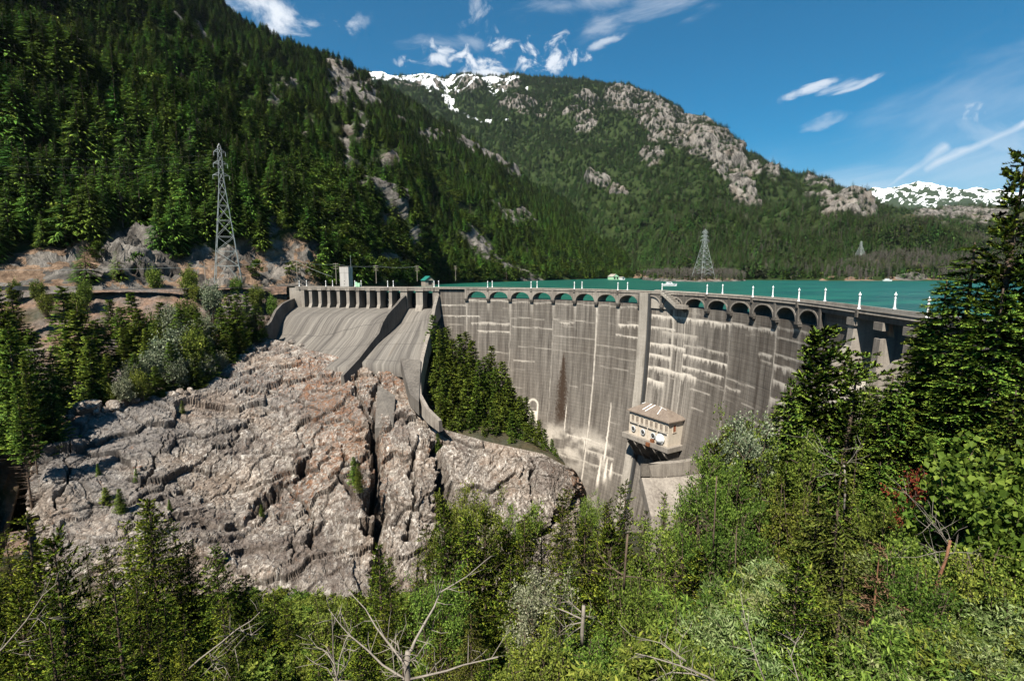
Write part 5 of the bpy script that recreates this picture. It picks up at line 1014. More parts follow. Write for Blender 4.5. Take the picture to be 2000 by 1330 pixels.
# ------------------------------------------------------------------ foreground plants
def near_conifer(seed, h, R, mat, whorl=.35, per=6, tw=.14, tl=.34, needles=5, nlen=.07, nw=.022, wind=(0, 0), droop=.15, taper=.9, upturn=.25, bare=.0, base=.04, gap=.05, trunk_r=None, barkm=None, puff=.15):
    """conifer with every twig carrying its needles; returns crown and trunk meshes"""
    r = np.random.default_rng(seed); s = TriSoup(); nb = []; z = h * base
    while z < h * .985:
        f = z / h; n = max(3, int(per * (1 - .45 * f) + r.uniform(-.5, .8))); a0 = r.uniform(0, 2 * pi)
        for k in range(n):
            if r.random() < gap: continue
            nb.append((z + r.normal(0, whorl * .18), a0 + k * 2 * pi / n + r.normal(0, .22), (R * ((1 - f) ** taper) * min(1, .45 + f / .15) + .10) * r.uniform(.65, 1.2)))
        z += whorl * (1 - .45 * f) * r.uniform(.8, 1.2)
    nb = np.array(nb); bz, ba, bl = nb.T; out = np.stack([np.cos(ba), np.sin(ba), np.zeros(len(ba))], 1); w = np.array([wind[0], wind[1], 0.]); wm = np.linalg.norm(w)
    if wm > 0: bl = bl * (1 + wm * (out @ (w / wm))).clip(.25, 2.2)
    up = np.array([0, 0, 1.]); fz = (bz / h); elev = upturn * (.4 + 1.3 * fz) - droop
    def bp(i, t):   # point on branch
        L_ = bl[i]; return out[i] * (L_ * t)[:, None] + w * (L_ * t * t * .8)[:, None] + up * (bz[i] + L_ * (elev[i] * t + (upturn * .5 - droop * .6) * t * t))[:, None]
    mb = MB(); mb.tube([(0, 0, -.05 * h), (w[0] * .0, 0, h * .5), (w[0] * .05 * h, w[1] * .05 * h, h * .995)], [trunk_r or .016 * h, .010 * h, .002 * h], 7, False)
    for i in range(len(bz)):
        I = np.array([i]); a = bp(I, np.array([0.]))[0]; b = bp(I, np.array([.5]))[0]; c = bp(I, np.array([.97]))[0]; mb.tube([a, b, c], [.0035 * h * (1.1 - fz[i]) + .004, .008, .003], 3, False)
    # twigs
    cnt = np.maximum(2, (bl * (1 - bare) / tw).astype(int)); bi = np.repeat(np.arange(len(bz)), cnt * 2); k = np.concatenate([np.arange(c * 2) for c in cnt]); sg = np.where(k % 2, 1., -1.); t = bare + (1 - bare) * (k // 2 + .3 + r.uniform(0, .6, len(k))) / cnt[bi]; t = np.clip(t, 0, 1)
    o = bp(bi, t); fw = unit(bp(bi, np.clip(t + .05, 0, 1.05)) - bp(bi, t - .02)); sd = unit(np.cross(fw, up + r.normal(0, .25, fw.shape))) * sg[:, None]
    L_ = tl * (1 - .55 * t) * r.uniform(.6, 1.25, len(t)) * (.5 + .5 * np.minimum(1, bl[bi] / (tl * 2.5))); td = unit(fw * r.uniform(.5, 1.0, (len(t), 1)) + sd * .85 + up * r.normal(.05 - droop * .4, .18, (len(t), 1)))
    o = np.concatenate([o, bp(np.arange(len(bz)), np.full(len(bz), .93))]); td = np.concatenate([td, unit(bp(np.arange(len(bz)), np.full(len(bz), 1.)) - bp(np.arange(len(bz)), np.full(len(bz), .9)))]); L_ = np.concatenate([L_, np.full(len(bz), tl * .5)]); age = np.concatenate([t, np.ones(len(bz))]); n = len(o)
    fl = unit(np.cross(td, up + r.normal(0, .35, td.shape))); nu_ = np.cross(fl, td); rj = np.clip(age * .35 + .1 + r.normal(0, .1, n), 0, .5)
    for q in range(needles):
        f0 = q / needles; tt = f0 + .5 / needles; c = o + td * (L_ * tt)[:, None]; tipv = np.clip(rj + .55 * tt ** 1.6, 0, 1)
        for sgn in (-1, 1):
            d = unit(fl * sgn + td * (.55 + .5 * tt) + nu_ * r.normal(.15, .3, (n, 1))); nl = nlen * (1.15 - .5 * tt) * r.uniform(.7, 1.3, n); wv = td * nw
            s.tris(c - wv, c + wv, c + d * nl[:, None], tipv)
        wv = fl * nw * .9; s.tris(c - wv, c + wv, c + unit(nu_ * .9 + td * .8) * (nlen * .8), tipv)
    e = o + td * L_[:, None]; wv = fl * nw * 1.1; s.tris(e - wv - td * nlen * .4, e + wv - td * nlen * .4, e + td * nlen * .6, np.clip(rj + .6, 0, 1))
    return s.mesh('crown', mat, cone_puff, puff), mb.mesh('trunk', barkm or M_BARK, True)

def near_shrub(seed, h, R, mat, nb=26, leaf=(.09, .045), per=120, spread=.5, upl=.5, clump=.22, droop=0.0, stem=M_BARK, cup=.2, sub=5):
    """multi-stemmed shrub with single leaves"""
    r = np.random.default_rng(seed); mb = MB(); tips = []
    for k in range(nb):
        a = r.uniform(0, 2 * pi); hh = h * r.uniform(.45, 1.0); rr_ = R * sqrt(r.random()) * (1.15 - .4 * hh / h); e = np.array([cos(a) * rr_, sin(a) * rr_, hh]); m_ = e * [.45, .45, .5] + r.normal(0, .04 * h, 3); mb.tube([(0, 0, -.1 * h), tuple(m_), tuple(e)], [.012 * h, .006 * h, .002 * h], 4, False)
        for q in range(sub):
            f = r.uniform(.45, 1); b = m_ * (1 - f) + e * f if f > .5 else m_; d = unit(r.normal(0, 1, 3) + [0, 0, upl]); ln = r.uniform(.12, .28) * h * .5; mb.tube([tuple(b), tuple(b + d * ln)], [.0035 * h, .001 * h], 3, False); tips.append((b, d, ln))
    B = np.array([t_[0] for t_ in tips]); D = np.array([t_[1] for t_ in tips]); Ln = np.array([t_[2] for t_ in tips]); n = len(B); idx = np.repeat(np.arange(n), per * nb // n + 1); m = len(idx); f = r.random(m) ** .7
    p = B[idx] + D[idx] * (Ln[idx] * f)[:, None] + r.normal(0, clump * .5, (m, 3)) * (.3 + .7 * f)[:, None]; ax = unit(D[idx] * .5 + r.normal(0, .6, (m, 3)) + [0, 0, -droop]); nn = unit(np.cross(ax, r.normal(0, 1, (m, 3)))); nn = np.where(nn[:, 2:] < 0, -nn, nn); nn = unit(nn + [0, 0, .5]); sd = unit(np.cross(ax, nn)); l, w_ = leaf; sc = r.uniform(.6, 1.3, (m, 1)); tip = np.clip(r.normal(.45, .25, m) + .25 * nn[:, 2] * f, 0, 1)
    s = TriSoup(); a = p; b = p + ax * l * sc; c1 = p + ax * l * .5 * sc + sd * w_ * sc * .5 + nn * cup * w_ * sc; c2 = p + ax * l * .5 * sc - sd * w_ * sc * .5 + nn * cup * w_ * sc; s.tris(a, c1, b, tip); s.tris(a, b, c2, tip)
    return s.mesh('crown', mat), mb.mesh('trunk', stem, True)

def snag_mesh(seed, h, br=7, L=1.6, r0=.06, mat=None, lean=.1, curl=.5, depth=2):
    r = random.Random(seed); mb = MB()
    def grow(p, d, ln, rad, lv):
        pts = [p]; dd = d.copy(); rads = [rad]; nseg = 6 if lv == 0 else 5
        for i in range(nseg):
            dd = (dd + Vector((r.uniform(-1, 1), r.uniform(-1, 1), r.uniform(-.6, 1.0))) * .16 * (1 if lv else .3)).normalized(); pts.append(pts[-1] + dd * ln / nseg); rads.append(rad * (1 - .8 * (i + 1) / nseg) if lv else rad * (1 - .4 * (i + 1) / nseg))
        mb.tube(pts, rads, 6 if lv == 0 else 4, True)
        if lv < depth:
            for k in range(br if lv == 0 else br // 2 + 1):
                f = r.uniform(.35, 1.0) if lv == 0 else r.uniform(.2, .95); i = min(nseg - 1, int(f * nseg)); q = pts[i].lerp(pts[i + 1], f * nseg - i); a = r.uniform(0, 2 * pi); nd_ = (Vector((cos(a), sin(a), r.uniform(.0, .7))) if lv == 0 else (dd + Vector((r.uniform(-1, 1), r.uniform(-1, 1), r.uniform(-.5, .8))) * .9)).normalized(); grow(q, nd_, (L if lv == 0 else ln * .5) * r.uniform(.5, 1.1), rads[i] * (.5 if lv == 0 else .45), lv + 1)
    grow(Vector((0, 0, 0)), Vector((lean, 0, 1)).normalized(), h, r0, 0); return mb.mesh('branches', mat or M_DEAD, True)

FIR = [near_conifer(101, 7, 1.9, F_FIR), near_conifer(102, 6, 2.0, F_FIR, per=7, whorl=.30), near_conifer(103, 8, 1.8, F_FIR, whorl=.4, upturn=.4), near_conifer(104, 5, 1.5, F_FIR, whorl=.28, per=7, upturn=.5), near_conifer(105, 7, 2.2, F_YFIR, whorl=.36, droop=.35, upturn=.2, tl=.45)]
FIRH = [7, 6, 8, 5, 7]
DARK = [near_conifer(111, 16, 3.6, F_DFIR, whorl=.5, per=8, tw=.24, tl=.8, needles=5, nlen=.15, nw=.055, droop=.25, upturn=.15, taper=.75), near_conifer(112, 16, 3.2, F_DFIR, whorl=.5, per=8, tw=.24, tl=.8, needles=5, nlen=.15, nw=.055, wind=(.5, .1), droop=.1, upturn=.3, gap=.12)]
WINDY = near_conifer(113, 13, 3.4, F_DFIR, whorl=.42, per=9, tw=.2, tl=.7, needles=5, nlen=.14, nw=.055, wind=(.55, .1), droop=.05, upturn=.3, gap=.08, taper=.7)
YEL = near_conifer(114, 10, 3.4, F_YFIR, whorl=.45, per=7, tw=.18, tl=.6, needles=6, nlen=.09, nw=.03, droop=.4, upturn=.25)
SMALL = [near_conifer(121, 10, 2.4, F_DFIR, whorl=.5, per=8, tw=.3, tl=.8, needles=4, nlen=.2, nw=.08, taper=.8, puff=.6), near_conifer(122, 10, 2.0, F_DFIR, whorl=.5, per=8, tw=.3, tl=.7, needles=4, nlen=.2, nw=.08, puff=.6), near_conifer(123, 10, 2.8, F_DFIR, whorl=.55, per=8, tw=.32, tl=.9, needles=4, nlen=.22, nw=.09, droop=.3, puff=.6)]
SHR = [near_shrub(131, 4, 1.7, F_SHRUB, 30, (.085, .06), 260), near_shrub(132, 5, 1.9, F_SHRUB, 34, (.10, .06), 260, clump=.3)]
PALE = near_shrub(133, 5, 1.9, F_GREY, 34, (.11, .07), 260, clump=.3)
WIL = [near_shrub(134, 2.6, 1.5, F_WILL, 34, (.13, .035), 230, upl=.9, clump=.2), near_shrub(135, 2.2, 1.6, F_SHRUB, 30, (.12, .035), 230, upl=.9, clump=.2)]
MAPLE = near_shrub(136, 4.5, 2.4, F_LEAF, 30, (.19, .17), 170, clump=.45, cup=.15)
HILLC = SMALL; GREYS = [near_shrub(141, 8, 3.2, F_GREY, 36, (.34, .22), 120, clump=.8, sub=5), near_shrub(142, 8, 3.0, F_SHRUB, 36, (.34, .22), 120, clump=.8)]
BROWN = near_conifer(143, 5, 1.7, foliage('dead_cedar_sprays', (.10, .06, .03), (.20, .13, .07), (.32, .22, .12), .1, .9, .15), whorl=.4, per=5, gap=.25, tl=.4, droop=.3, barkm=M_REDBARK)
REDB = near_shrub(144, 3, 1.6, F_RED, 24, (.12, .05), 130, clump=.25)

from mathutils.bvhtree import BVHTree
BVH = []
for nm in ('near_hillside', 'scree_slope', 'rock_dome', 'spur_slope', 'left_mountain'):
    me_ = bpy.data.objects[nm].data; co = np.empty(len(me_.vertices) * 3, np.float32); me_.vertices.foreach_get('co', co); fv = np.empty(len(me_.loops), np.int32); me_.loops.foreach_get('vertex_index', fv)
    BVH.append(BVHTree.FromPolygons(co.reshape(-1, 3).tolist(), fv.reshape(-1, 4).tolist()))
def drop_to_ground(t):
    z = [hit[0].z for hit in (b.ray_cast(Vector((t[0], t[1], t[2] + 1)), Vector((0, 0, -1))) for b in BVH) if hit[0] is not None]
    return float(t[2] - max(z)) if z else None
def put(meshes, h0, px, top, Y, h, label, w=1.0, spin=None, name='conifer_tree', group=None, cat='tree', gmax=None):
    """plant so that its top shows at photograph pixel (px, top) when it stands Y metres ahead"""
    t = P(px, top, Y); need = drop_to_ground(t)
    if need is not None and need + .3 > h: h1 = min(need + .3, 1.7 * h); w = w * (h / h1) ** .6; h = h1
    sc = h / h0; o = empty(name, (float(t[0]), float(t[1]), float(t[2] - h)), label=label, cat=cat, group=group); o.rotation_euler = (0, 0, RNG.uniform(0, 6.28) if spin is None else spin); o.scale = (sc * w, sc * w, sc)
    link('crown', meshes[0], o); tk = link('trunk', meshes[1], o)
    if need is not None and need + .2 > h: k = (need + .3) / h; tk.scale = (1, 1, k); tk.location = (0, 0, -(k - 1) * h0)
    return o

# spur of dark firs between the spillway and the dam
SP = [(845, 612, 176, 13), (858, 640, 168, 12), (872, 632, 180, 13), (884, 660, 170, 13), (897, 650, 180, 13), (910, 642, 184, 13), (922, 662, 176, 13), (936, 700, 170, 12), (948, 690, 180, 13), (960, 672, 182, 11), (968, 715, 172, 12), (982, 700, 178, 12), (993, 735, 170, 11), (1004, 755, 172, 11), (1016, 768, 168, 10), (1028, 772, 172, 10), (1040, 800, 166, 10), (1052, 815, 165, 9), (1064, 835, 163, 8), (1078, 855, 160, 7),
      (852, 690, 160, 12), (868, 715, 157, 13), (884, 750, 154, 13), (900, 705, 163, 13), (914, 735, 158, 14), (930, 755, 156, 14), (895, 790, 151, 12), (945, 760, 160, 13), (962, 790, 153, 12), (975, 760, 162, 12), (985, 790, 158, 12), (1000, 800, 155, 11), (1012, 812, 157, 11), (1030, 830, 154, 9), (1046, 848, 152, 8), (1060, 860, 151, 7), (860, 770, 152, 9), (878, 812, 149, 8), (1085, 872, 150, 6), (920, 800, 152, 11), (945, 815, 150, 8), (1000, 838, 149, 7)]
for k, (x, y, Y, h) in enumerate(SP):
    side = 'against the foot of the curved spillway wall' if x < 870 else ('in the middle of the fir cluster before the dam' if x < 990 else 'near the pointed lower end of the fir cluster before the dam')
    put(SMALL[k % 3], 10, x, y + 3, Y, h * 1.4, 'dark green fir ' + side, RNG.uniform(.9, 1.15), group='dark firs between spillway and arch dam')
# trees on the scree slope at the left
LS = [(235, 600, 150, 17, 0), (285, 640, 146, 16, 0), (352, 600, 156, 16, 0), (385, 610, 158, 16, 0), (332, 668, 143, 13, 0), (400, 660, 154, 14, 0), (378, 690, 147, 12, 0), (208, 690, 134, 13, 0), (262, 690, 135, 12, 0), (302, 715, 137, 10, 0), (120, 560, 150, 22, 0), (60, 640, 116, 12, 0), (15, 640, 108, 16, 0), (30, 740, 98, 10, 0), (150, 598, 140, 24, 0), (172, 655, 128, 17, 0), (128, 640, 138, 18, 0), (185, 620, 146, 20, 0), (214, 585, 160, 14, 0), (255, 572, 158, 20, 0), (268, 600, 150, 16, 0), (312, 590, 160, 17, 0), (238, 640, 146, 10, 0), (445, 570, 176, 15, 0), (462, 575, 176, 17, 0), (480, 572, 184, 15, 0), (430, 600, 168, 15, 0), (498, 595, 182, 12, 0), (510, 600, 188, 9, 0), (100, 690, 128, 15, 0), (98, 770, 112, 14, 0), (20, 560, 150, 18, 0), (8, 600, 120, 18, 0), (-20, 560, 120, 24, 0), (45, 700, 104, 8, 0), (440, 650, 165, 14, 0), (465, 640, 172, 12, 0), (415, 640, 165, 16, 0),
      (410, 556, 180, 12, 1), (300, 640, 150, 16, 1), (320, 660, 146, 17, 1), (345, 640, 152, 15, 1), (370, 640, 152, 16, 1), (290, 690, 140, 12, 1), (255, 710, 134, 10, 1), (270, 720, 131, 10, 1), (240, 740, 128, 8, 1), (340, 700, 143, 12, 1), (390, 660, 155, 15, 1), (330, 600, 160, 12, 1), (395, 620, 165, 14, 1), (215, 745, 129, 7, 1), (370, 700, 148, 11, 1), (402, 690, 153, 9, 1), (180, 750, 130, 6, 1), (145, 570, 158, 7, 2), (160, 545, 170, 6, 2), (70, 545, 168, 5, 2), (85, 570, 160, 5, 2), (365, 520, 196, 8, 2), (300, 520, 196, 7, 2), (500, 555, 206, 7, 2), (530, 575, 208, 5, 2), (380, 553, 190, 5, 2), (460, 540, 205, 6, 2), (25, 545, 166, 5, 2), (360, 580, 172, 10, 2), (430, 690, 160, 9, 1), (288, 610, 160, 10, 2)]
for k, (x, y, Y, h, ty) in enumerate(LS):
    if ty == 0: put(SMALL[k % 3], 10, x, y, Y, h, 'dark green conifer on the brown scree below the road ' + ('at the left edge' if x < 60 else 'left of the grey bushes' if x < 290 else 'beside the spillway wall' if x > 420 else 'behind the grey bushes'), RNG.uniform(1.05, 1.35), group='conifers on the scree slope below the road')
    elif ty == 1: put(GREYS[1 if k % 3 == 0 else 0], 8, x, y, Y, h, ('darker green' if k % 3 == 0 else 'pale blossoming') + ' tree in the thicket above the big rock, ' + ('upper' if y < 625 else 'middle' if y < 695 else 'lower') + ' part', RNG.uniform(.65, .85), name='broadleaf_tree', group='grey-green trees above the rock dome')
    else: put(GREYS[1], 8, x, y, Y, h * 1.7, 'small green bush growing on the brown slope beside the road', .75, name='bush', cat='bush', group='green bushes along the mountain road')
for k, (x, y, Y, h) in enumerate([(355, 782, 134, 3), (265, 915, 108, 3), (205, 950, 101, 6), (232, 955, 99, 5), (330, 975, 102, 3), (690, 890, 112, 4), (700, 905, 110, 4), (190, 905, 106, 2.2), (855, 845, 139, 3.5), (510, 985, 108, 2)]):
    put(SMALL[k % 3], 10, x, y, Y, h, 'little conifer in a crack of the bare rock ' + ['near its upper left rim', 'in the middle of its left half', 'low on its left side, leaning', 'low left, right of a taller one', 'under the diagonal ledge', 'beside the vertical cleft', 'just right of the ledge end', 'on the far left of the face', 'on the top right shoulder', 'at the ledge corner'][k], 1.2)

# big trees at the right
BIG = [(DARK[0], 16, 1545, 755, 39, 13, 1.35, 'full green conifer left of the windswept one, tip against the dam face'), (DARK[1], 16, 1665, 700, 41, 13, 1.5, 'conifer just right of the windswept one with streaming tips'), (DARK[0], 16, 1745, 730, 40, 13, 1.3, 'green conifer in front of the sloping spillway wall'), (DARK[0], 16, 1465, 880, 42, 9, 1.1, 'low conifer at the left end of the right-hand bank'),
       (DARK[0], 16, 1620, 850, 36, 10, 1.2, 'conifer in the middle of the bank below the windswept one'), (DARK[1], 16, 1530, 900, 34, 9, 1.2, 'conifer with side-swept boughs above the yellowish shrubs'), (DARK[0], 16, 1720, 900, 33, 10, 1.2, 'green conifer above the brown dying cedar'), (YEL, 10, 1600, 960, 21, 7, 1.1, 'second yellowish fir with drooping sprays lower on the bank'),
       (DARK[0], 16, 1830, 760, 44, 14, 1.2, 'conifer behind the red dead bush'), (DARK[1], 16, 1992, 285, 40, 30, 1.0, 'tallest dark conifer at the right edge with windswept tattered top'), (DARK[0], 16, 1905, 470, 43, 24, 1.25, 'broad dark conifer left of the tallest windswept one'), (DARK[0], 16, 1850, 545, 47, 22, 1.2, 'dark bushy conifer overlapping the right end of the lake'), (DARK[0], 16, 1960, 560, 36, 20, 1.3, 'dark conifer in front of the tallest one at the right edge'), (DARK[0], 16, 1795, 655, 50, 17, 1.0, 'dark conifer hiding the last spillway piers'), (DARK[1], 16, 2050, 380, 36, 26, 1.2, 'dark conifer half outside the right edge'), (DARK[0], 16, 1880, 690, 37, 15, 1.25, 'shorter dark conifer low in the right-hand group'),
       (WINDY, 13, 1598, 642, 45, 17, 1.5, 'windswept conifer whose branches all stream to the right before the dam'), (DARK[1], 16, 1545, 735, 44, 12, .8, 'slender sparse conifer left of the windswept one'), (DARK[0], 16, 1640, 790, 44, 10, .9, 'dark fir filling the gap right of the windswept conifer'), (YEL, 10, 1645, 890, 20, 7.5, 1.1, 'yellowish drooping fir with a snapped-off grey top'), (DARK[0], 16, 1770, 790, 41, 14, 1.2, 'dark fir below the spillway piers'), (DARK[0], 16, 1815, 600, 50, 18, 1.1, 'dark conifer touching the nearest lamp post in view'), (DARK[0], 16, 1500, 840, 43, 9, 1.1, 'bushy dark fir low against the curving dam face'), (DARK[0], 16, 1590, 830, 41, 10, 1.2, 'full dark fir directly under the windswept conifer'), (DARK[0], 16, 1690, 850, 40, 10, 1.2, 'dark fir under the sloping spillway wall'), (DARK[0], 16, 1985, 760, 30, 14, 1.2, 'dark conifer bough mass above the maples')]
for m_, h0, x, y, Y, h, w, lab in BIG: put(m_, h0, x, y, Y, h, lab, w, spin=0 if m_ in (WINDY, DARK[1]) else None)
BL = [(SHR[1], 5, 1478, 800, 42, 8, 1.0, 'leafy tree with small pale leaves at the edge of the dam face'), (PALE, 5, 1460, 815, 40, 7, .9, 'pale-leaved tree standing left of the windswept conifer'), (SHR[0], 4, 1530, 850, 37, 7, .9, 'green leafy tree below the slender conifer'), (SHR[1], 5, 1712, 745, 42, 8, .7, 'thin leafy tree with pinkish trunk before the spillway wall'), (SHR[0], 4, 1420, 880, 36, 6, .9, 'leafy shrub tree at the corner of the toe wall'), (SHR[1], 5, 1380, 930, 33, 6, .9, 'leafy shrub tree right of the concrete apron'), (MAPLE, 4.5, 1930, 900, 22, 5, 1.1, 'maple with big bright green leaves at the lower right'), (MAPLE, 4.5, 1990, 960, 20, 4.5, 1.1, 'second bright maple touching the right edge'), (MAPLE, 4.5, 1860, 985, 23, 3.6, 1.0, 'low maple in front of the red dead bush'), (REDB, 3, 1830, 925, 25, 3.4, 1.0, 'dead rusty red bush below the dark conifers'), (BROWN, 5, 1720, 1055, 17, 3.5, 1.1, 'brown dying cedar with drooping dry sprays'), (SHR[0], 4, 1760, 960, 27, 5, 1.0, 'dark leafy shrub left of the red dead bush'),
      (SHR[1], 5, 1160, 968, 60, 7, .8, 'grey-green shrub tree in front of the dam foot'), (SHR[0], 4, 880, 955, 55, 9, .9, 'loose leafy tree rising in front of the rock clefts'), (SHR[1], 5, 945, 965, 52, 8, 1.0, 'airy leafy tree before the right part of the rock'), (SHR[0], 4, 1010, 985, 50, 7, .9, 'leafy tree before the rock, right of the airy one')]
for m_, h0, x, y, Y, h, w, lab in BL: put(m_, h0, x, y, Y, h, lab, w, name='broadleaf_tree' if h > 4.9 else 'shrub', cat='tree' if h > 4.9 else 'shrub')

# young firs filling the foreground, tops given row by row
FG = []
def row(xs, tops, Y, h, jit, step):
    x = xs[0]; r = random.Random(int(Y * 10 + xs[0]))
    while x < xs[-1]: FG.append((x + r.uniform(-.3, .3) * step, np.interp(x, xs, tops) + r.uniform(-jit * .3, jit), Y * r.uniform(.93, 1.07), h * r.uniform(.8, 1.2))); x += step
row([-120, 0, 60, 110, 160, 260], [980, 1010, 1040, 1050, 1060, 1010], 44, 8, 50, 46)
row([290, 291, 400, 440, 560, 600, 690, 740, 800, 840], [975, 1010, 1060, 1090, 1180, 1215, 1130, 1062, 1130, 1030], 46, 9, 40, 40)
row([840, 900, 1000, 1060, 1110, 1180, 1225, 1290, 1340, 1400], [1000, 985, 1010, 985, 965, 985, 945, 965, 950, 900], 48, 8, 50, 38)
row([1400, 1450, 1520, 1600, 1700, 1800], [880, 880, 900, 900, 880, 880], 40, 8, 60, 45)
row([-120, 100, 300, 500, 640, 760, 900, 1100, 1300, 1500, 1700, 2050], [1080, 1110, 1130, 1200, 1250, 1190, 1100, 1060, 1030, 1000, 1010, 1030], 33, 7.5, 70, 62)
row([-150, 100, 400, 700, 1000, 1300, 1600], [1130, 1150, 1190, 1240, 1170, 1120, 1090], 24, 6, 80, 84)
row([-150, 150, 500, 900, 1300, 1500], [1200, 1220, 1280, 1280, 1220, 1210], 17, 5, 60, 120)
FG += [(52, 1003, 26, 8), (103, 1048, 22, 7), (290, 978, 42, 9), (740, 1062, 40, 9), (1222, 938, 50, 10), (1185, 985, 50, 8), (1560, 1090, 15, 4.5), (1650, 1075, 15, 4.5), (1110, 955, 55, 8), (220, 1120, 18, 6)]
def where(x, Y):
    a = 'far left' if x < 150 else 'left' if x < 500 else 'left of centre' if x < 850 else 'centre' if x < 1150 else 'right of centre' if x < 1500 else 'right'
    return ('nearest' if Y < 20 else 'near' if Y < 28 else 'middle' if Y < 40 else 'back') + ' row of the foreground thicket, ' + a
for k, (x, y, Y, h) in enumerate(FG):
    q = random.Random(k).choice([0, 0, 1, 1, 2, 3, 4]) if x < 1400 else random.Random(k).choice([1, 3, 4, 4])
    put(FIR[q], FIRH[q], x, y, Y, h, ('yellowish' if q == 4 else 'bright-tipped') + ' young fir in the ' + where(x, Y), RNG.uniform(.95, 1.25), group='young firs in the foreground thicket', name='young_fir')
r_ = random.Random(3)
for k in range(54):                                        # willows and shrubs at the lower right
    x = r_.uniform(1280, 2060); y = r_.uniform(1090, 1290) + max(0, (1560 - x) * .35); Y = float(np.interp(y, [1090, 1330], [22, 11])) * r_.uniform(.95, 1.05)
    q = k % 3; me_, h0 = (WIL[0], 2.6) if q < 2 else (WIL[1], 2.2)
    put(me_, h0, x, y, Y, r_.uniform(2.2, 3.2), ('silvery-leaved willow shrub' if q < 2 else 'green narrow-leaved shrub') + ' in the lower right, ' + ('close to the camera' if Y < 15 else 'behind the nearest ones'), 1.25, name='shrub', cat='shrub', group='willow shrubs at the lower right')
for k, (x, y, Y, h) in enumerate([(1060, 1120, 26, 4), (860, 1120, 30, 5), (1480, 950, 34, 6), (1560, 960, 32, 6), (1300, 1010, 38, 6), (1240, 1120, 24, 4), (1600, 1040, 24, 4), (1440, 1010, 30, 5), (1820, 1050, 20, 4), (1900, 1080, 18, 4), (1980, 1070, 18, 4), (1780, 1100, 17, 3.5), (640, 1170, 36, 5), (1150, 1230, 16, 3), (1030, 1250, 15, 3), (1350, 1200, 17, 3)]):
    m_ = (SHR[k % 2] if k % 60 else PALE); put(m_, (4, 5)[k % 2] if k % 60 else 5, x, y, Y, h, ('pale-leaved' if k % 60 == 0 else 'dark green leafy') + ' shrub in the ' + where(x, Y), 1.1, name='shrub', cat='shrub', group='leafy shrubs in the foreground thicket')
# low undergrowth that hides the soil
xs = FR.uniform(-60, 70, 3000); ys = 27 + 66 * FR.random(3000); zz = ground(xs, ys); up_ = np.stack([xs, ys, zz - .3], 1); ok = (np.abs(xs) < ys * 1.15 + 6) & ~((xs > 44) & (ys > 62)) ; up_ = up_[ok]
BUSHP = [joined(*near_shrub(151, 1, .7, F_SHRUB, 12, (.10, .07), 70, clump=.12, sub=4), 'low_bush'), joined(*near_conifer(152, 1, .4, F_FIR, whorl=.1, per=6, tw=.07, tl=.16, needles=4, nlen=.045, nw=.016), 'low_fir')]
kk = FR.integers(0, 2, len(up_)); forest('undergrowth', [(BUSHP[i], up_[kk == i], FR.uniform(1.2, 2.8, (kk == i).sum()), FR.uniform(1.0, 1.5, (kk == i).sum())) for i in (0, 1)], 'low bushes and fir seedlings covering the ground under the foreground trees', 'undergrowth')

# ------------------------------------------------------------------ dead wood in the foreground
def img_branch(mb, pts, Y0, Y1, r0, r1, n=6):
    q = [P(x, y, Y0 + (Y1 - Y0) * i / (len(pts) - 1)) for i, (x, y) in enumerate(pts)]; mb.tube(q, [r0 + (r1 - r0) * i / (len(q) - 1) for i in range(len(q))], n)
def twigs(mb, pts, Y0, Y1, seed, n=9, ln=.45):
    r = random.Random(seed); q = [Vector(P(x, y, Y0 + (Y1 - Y0) * i / (len(pts) - 1))) for i, (x, y) in enumerate(pts)]
    for k in range(n):
        i = r.randrange(len(q) - 1); a = q[i].lerp(q[i + 1], r.random()); d = (q[i + 1] - q[i]).normalized(); d = (d * .6 + Vector((r.uniform(-1, 1), r.uniform(-1, 1), r.uniform(-.8, 1)))).normalized(); b = a + d * ln * r.uniform(.5, 1.2); c = b + (d + Vector((r.uniform(-.6, .6), 0, r.uniform(-.5, .5)))).normalized() * ln * .6; mb.tube([a, b, c], [.009, .006, .002], 4)
dt = empty('dead_tree', tuple(P(798, 1500, 9)), label='bleached dead tree with snapped top and long bare branches at the bottom centre-left', cat='dead tree')
def rel_obj(mb, name, root, mat):
    L_ = Vector(root.location); mb.v = [tuple(Vector(v) - L_) for v in mb.v]; return mb.obj(name, mat, root, smooth=True)
mb = MB(); img_branch(mb, [(799, 1500), (798, 1400), (797, 1330), (794, 1300), (797, 1272)], 9, 9, .075, .055, 9); rel_obj(mb, 'trunk', dt, M_DEAD)
for k, (pts, Y0, Y1, r0) in enumerate([([(802, 1271), (811, 1250), (831, 1214), (848, 1185), (859, 1157), (911, 1126), (958, 1086)], 9, 10.5, .034), ([(790, 1295), (780, 1282), (756, 1252), (735, 1225), (714, 1189), (682, 1155)], 9, 10.2, .032), ([(790, 1326), (779, 1318), (747, 1298), (718, 1269), (684, 1241), (665, 1220), (642, 1189)], 9, 9.6, .028), ([(800, 1326), (823, 1321), (874, 1309), (905, 1298), (940, 1290), (973, 1283)], 9, 8.3, .026), ([(800, 1290), (815, 1280), (835, 1250), (845, 1225)], 9, 8.8, .014), ([(793, 1300), (782, 1280), (776, 1250)], 9, 9, .012)]):
    mb = MB(); img_branch(mb, pts, Y0, Y1, r0, .006); twigs(mb, pts, Y0, Y1, k, 10, .32); rel_obj(mb, 'branch', dt, M_DEAD)
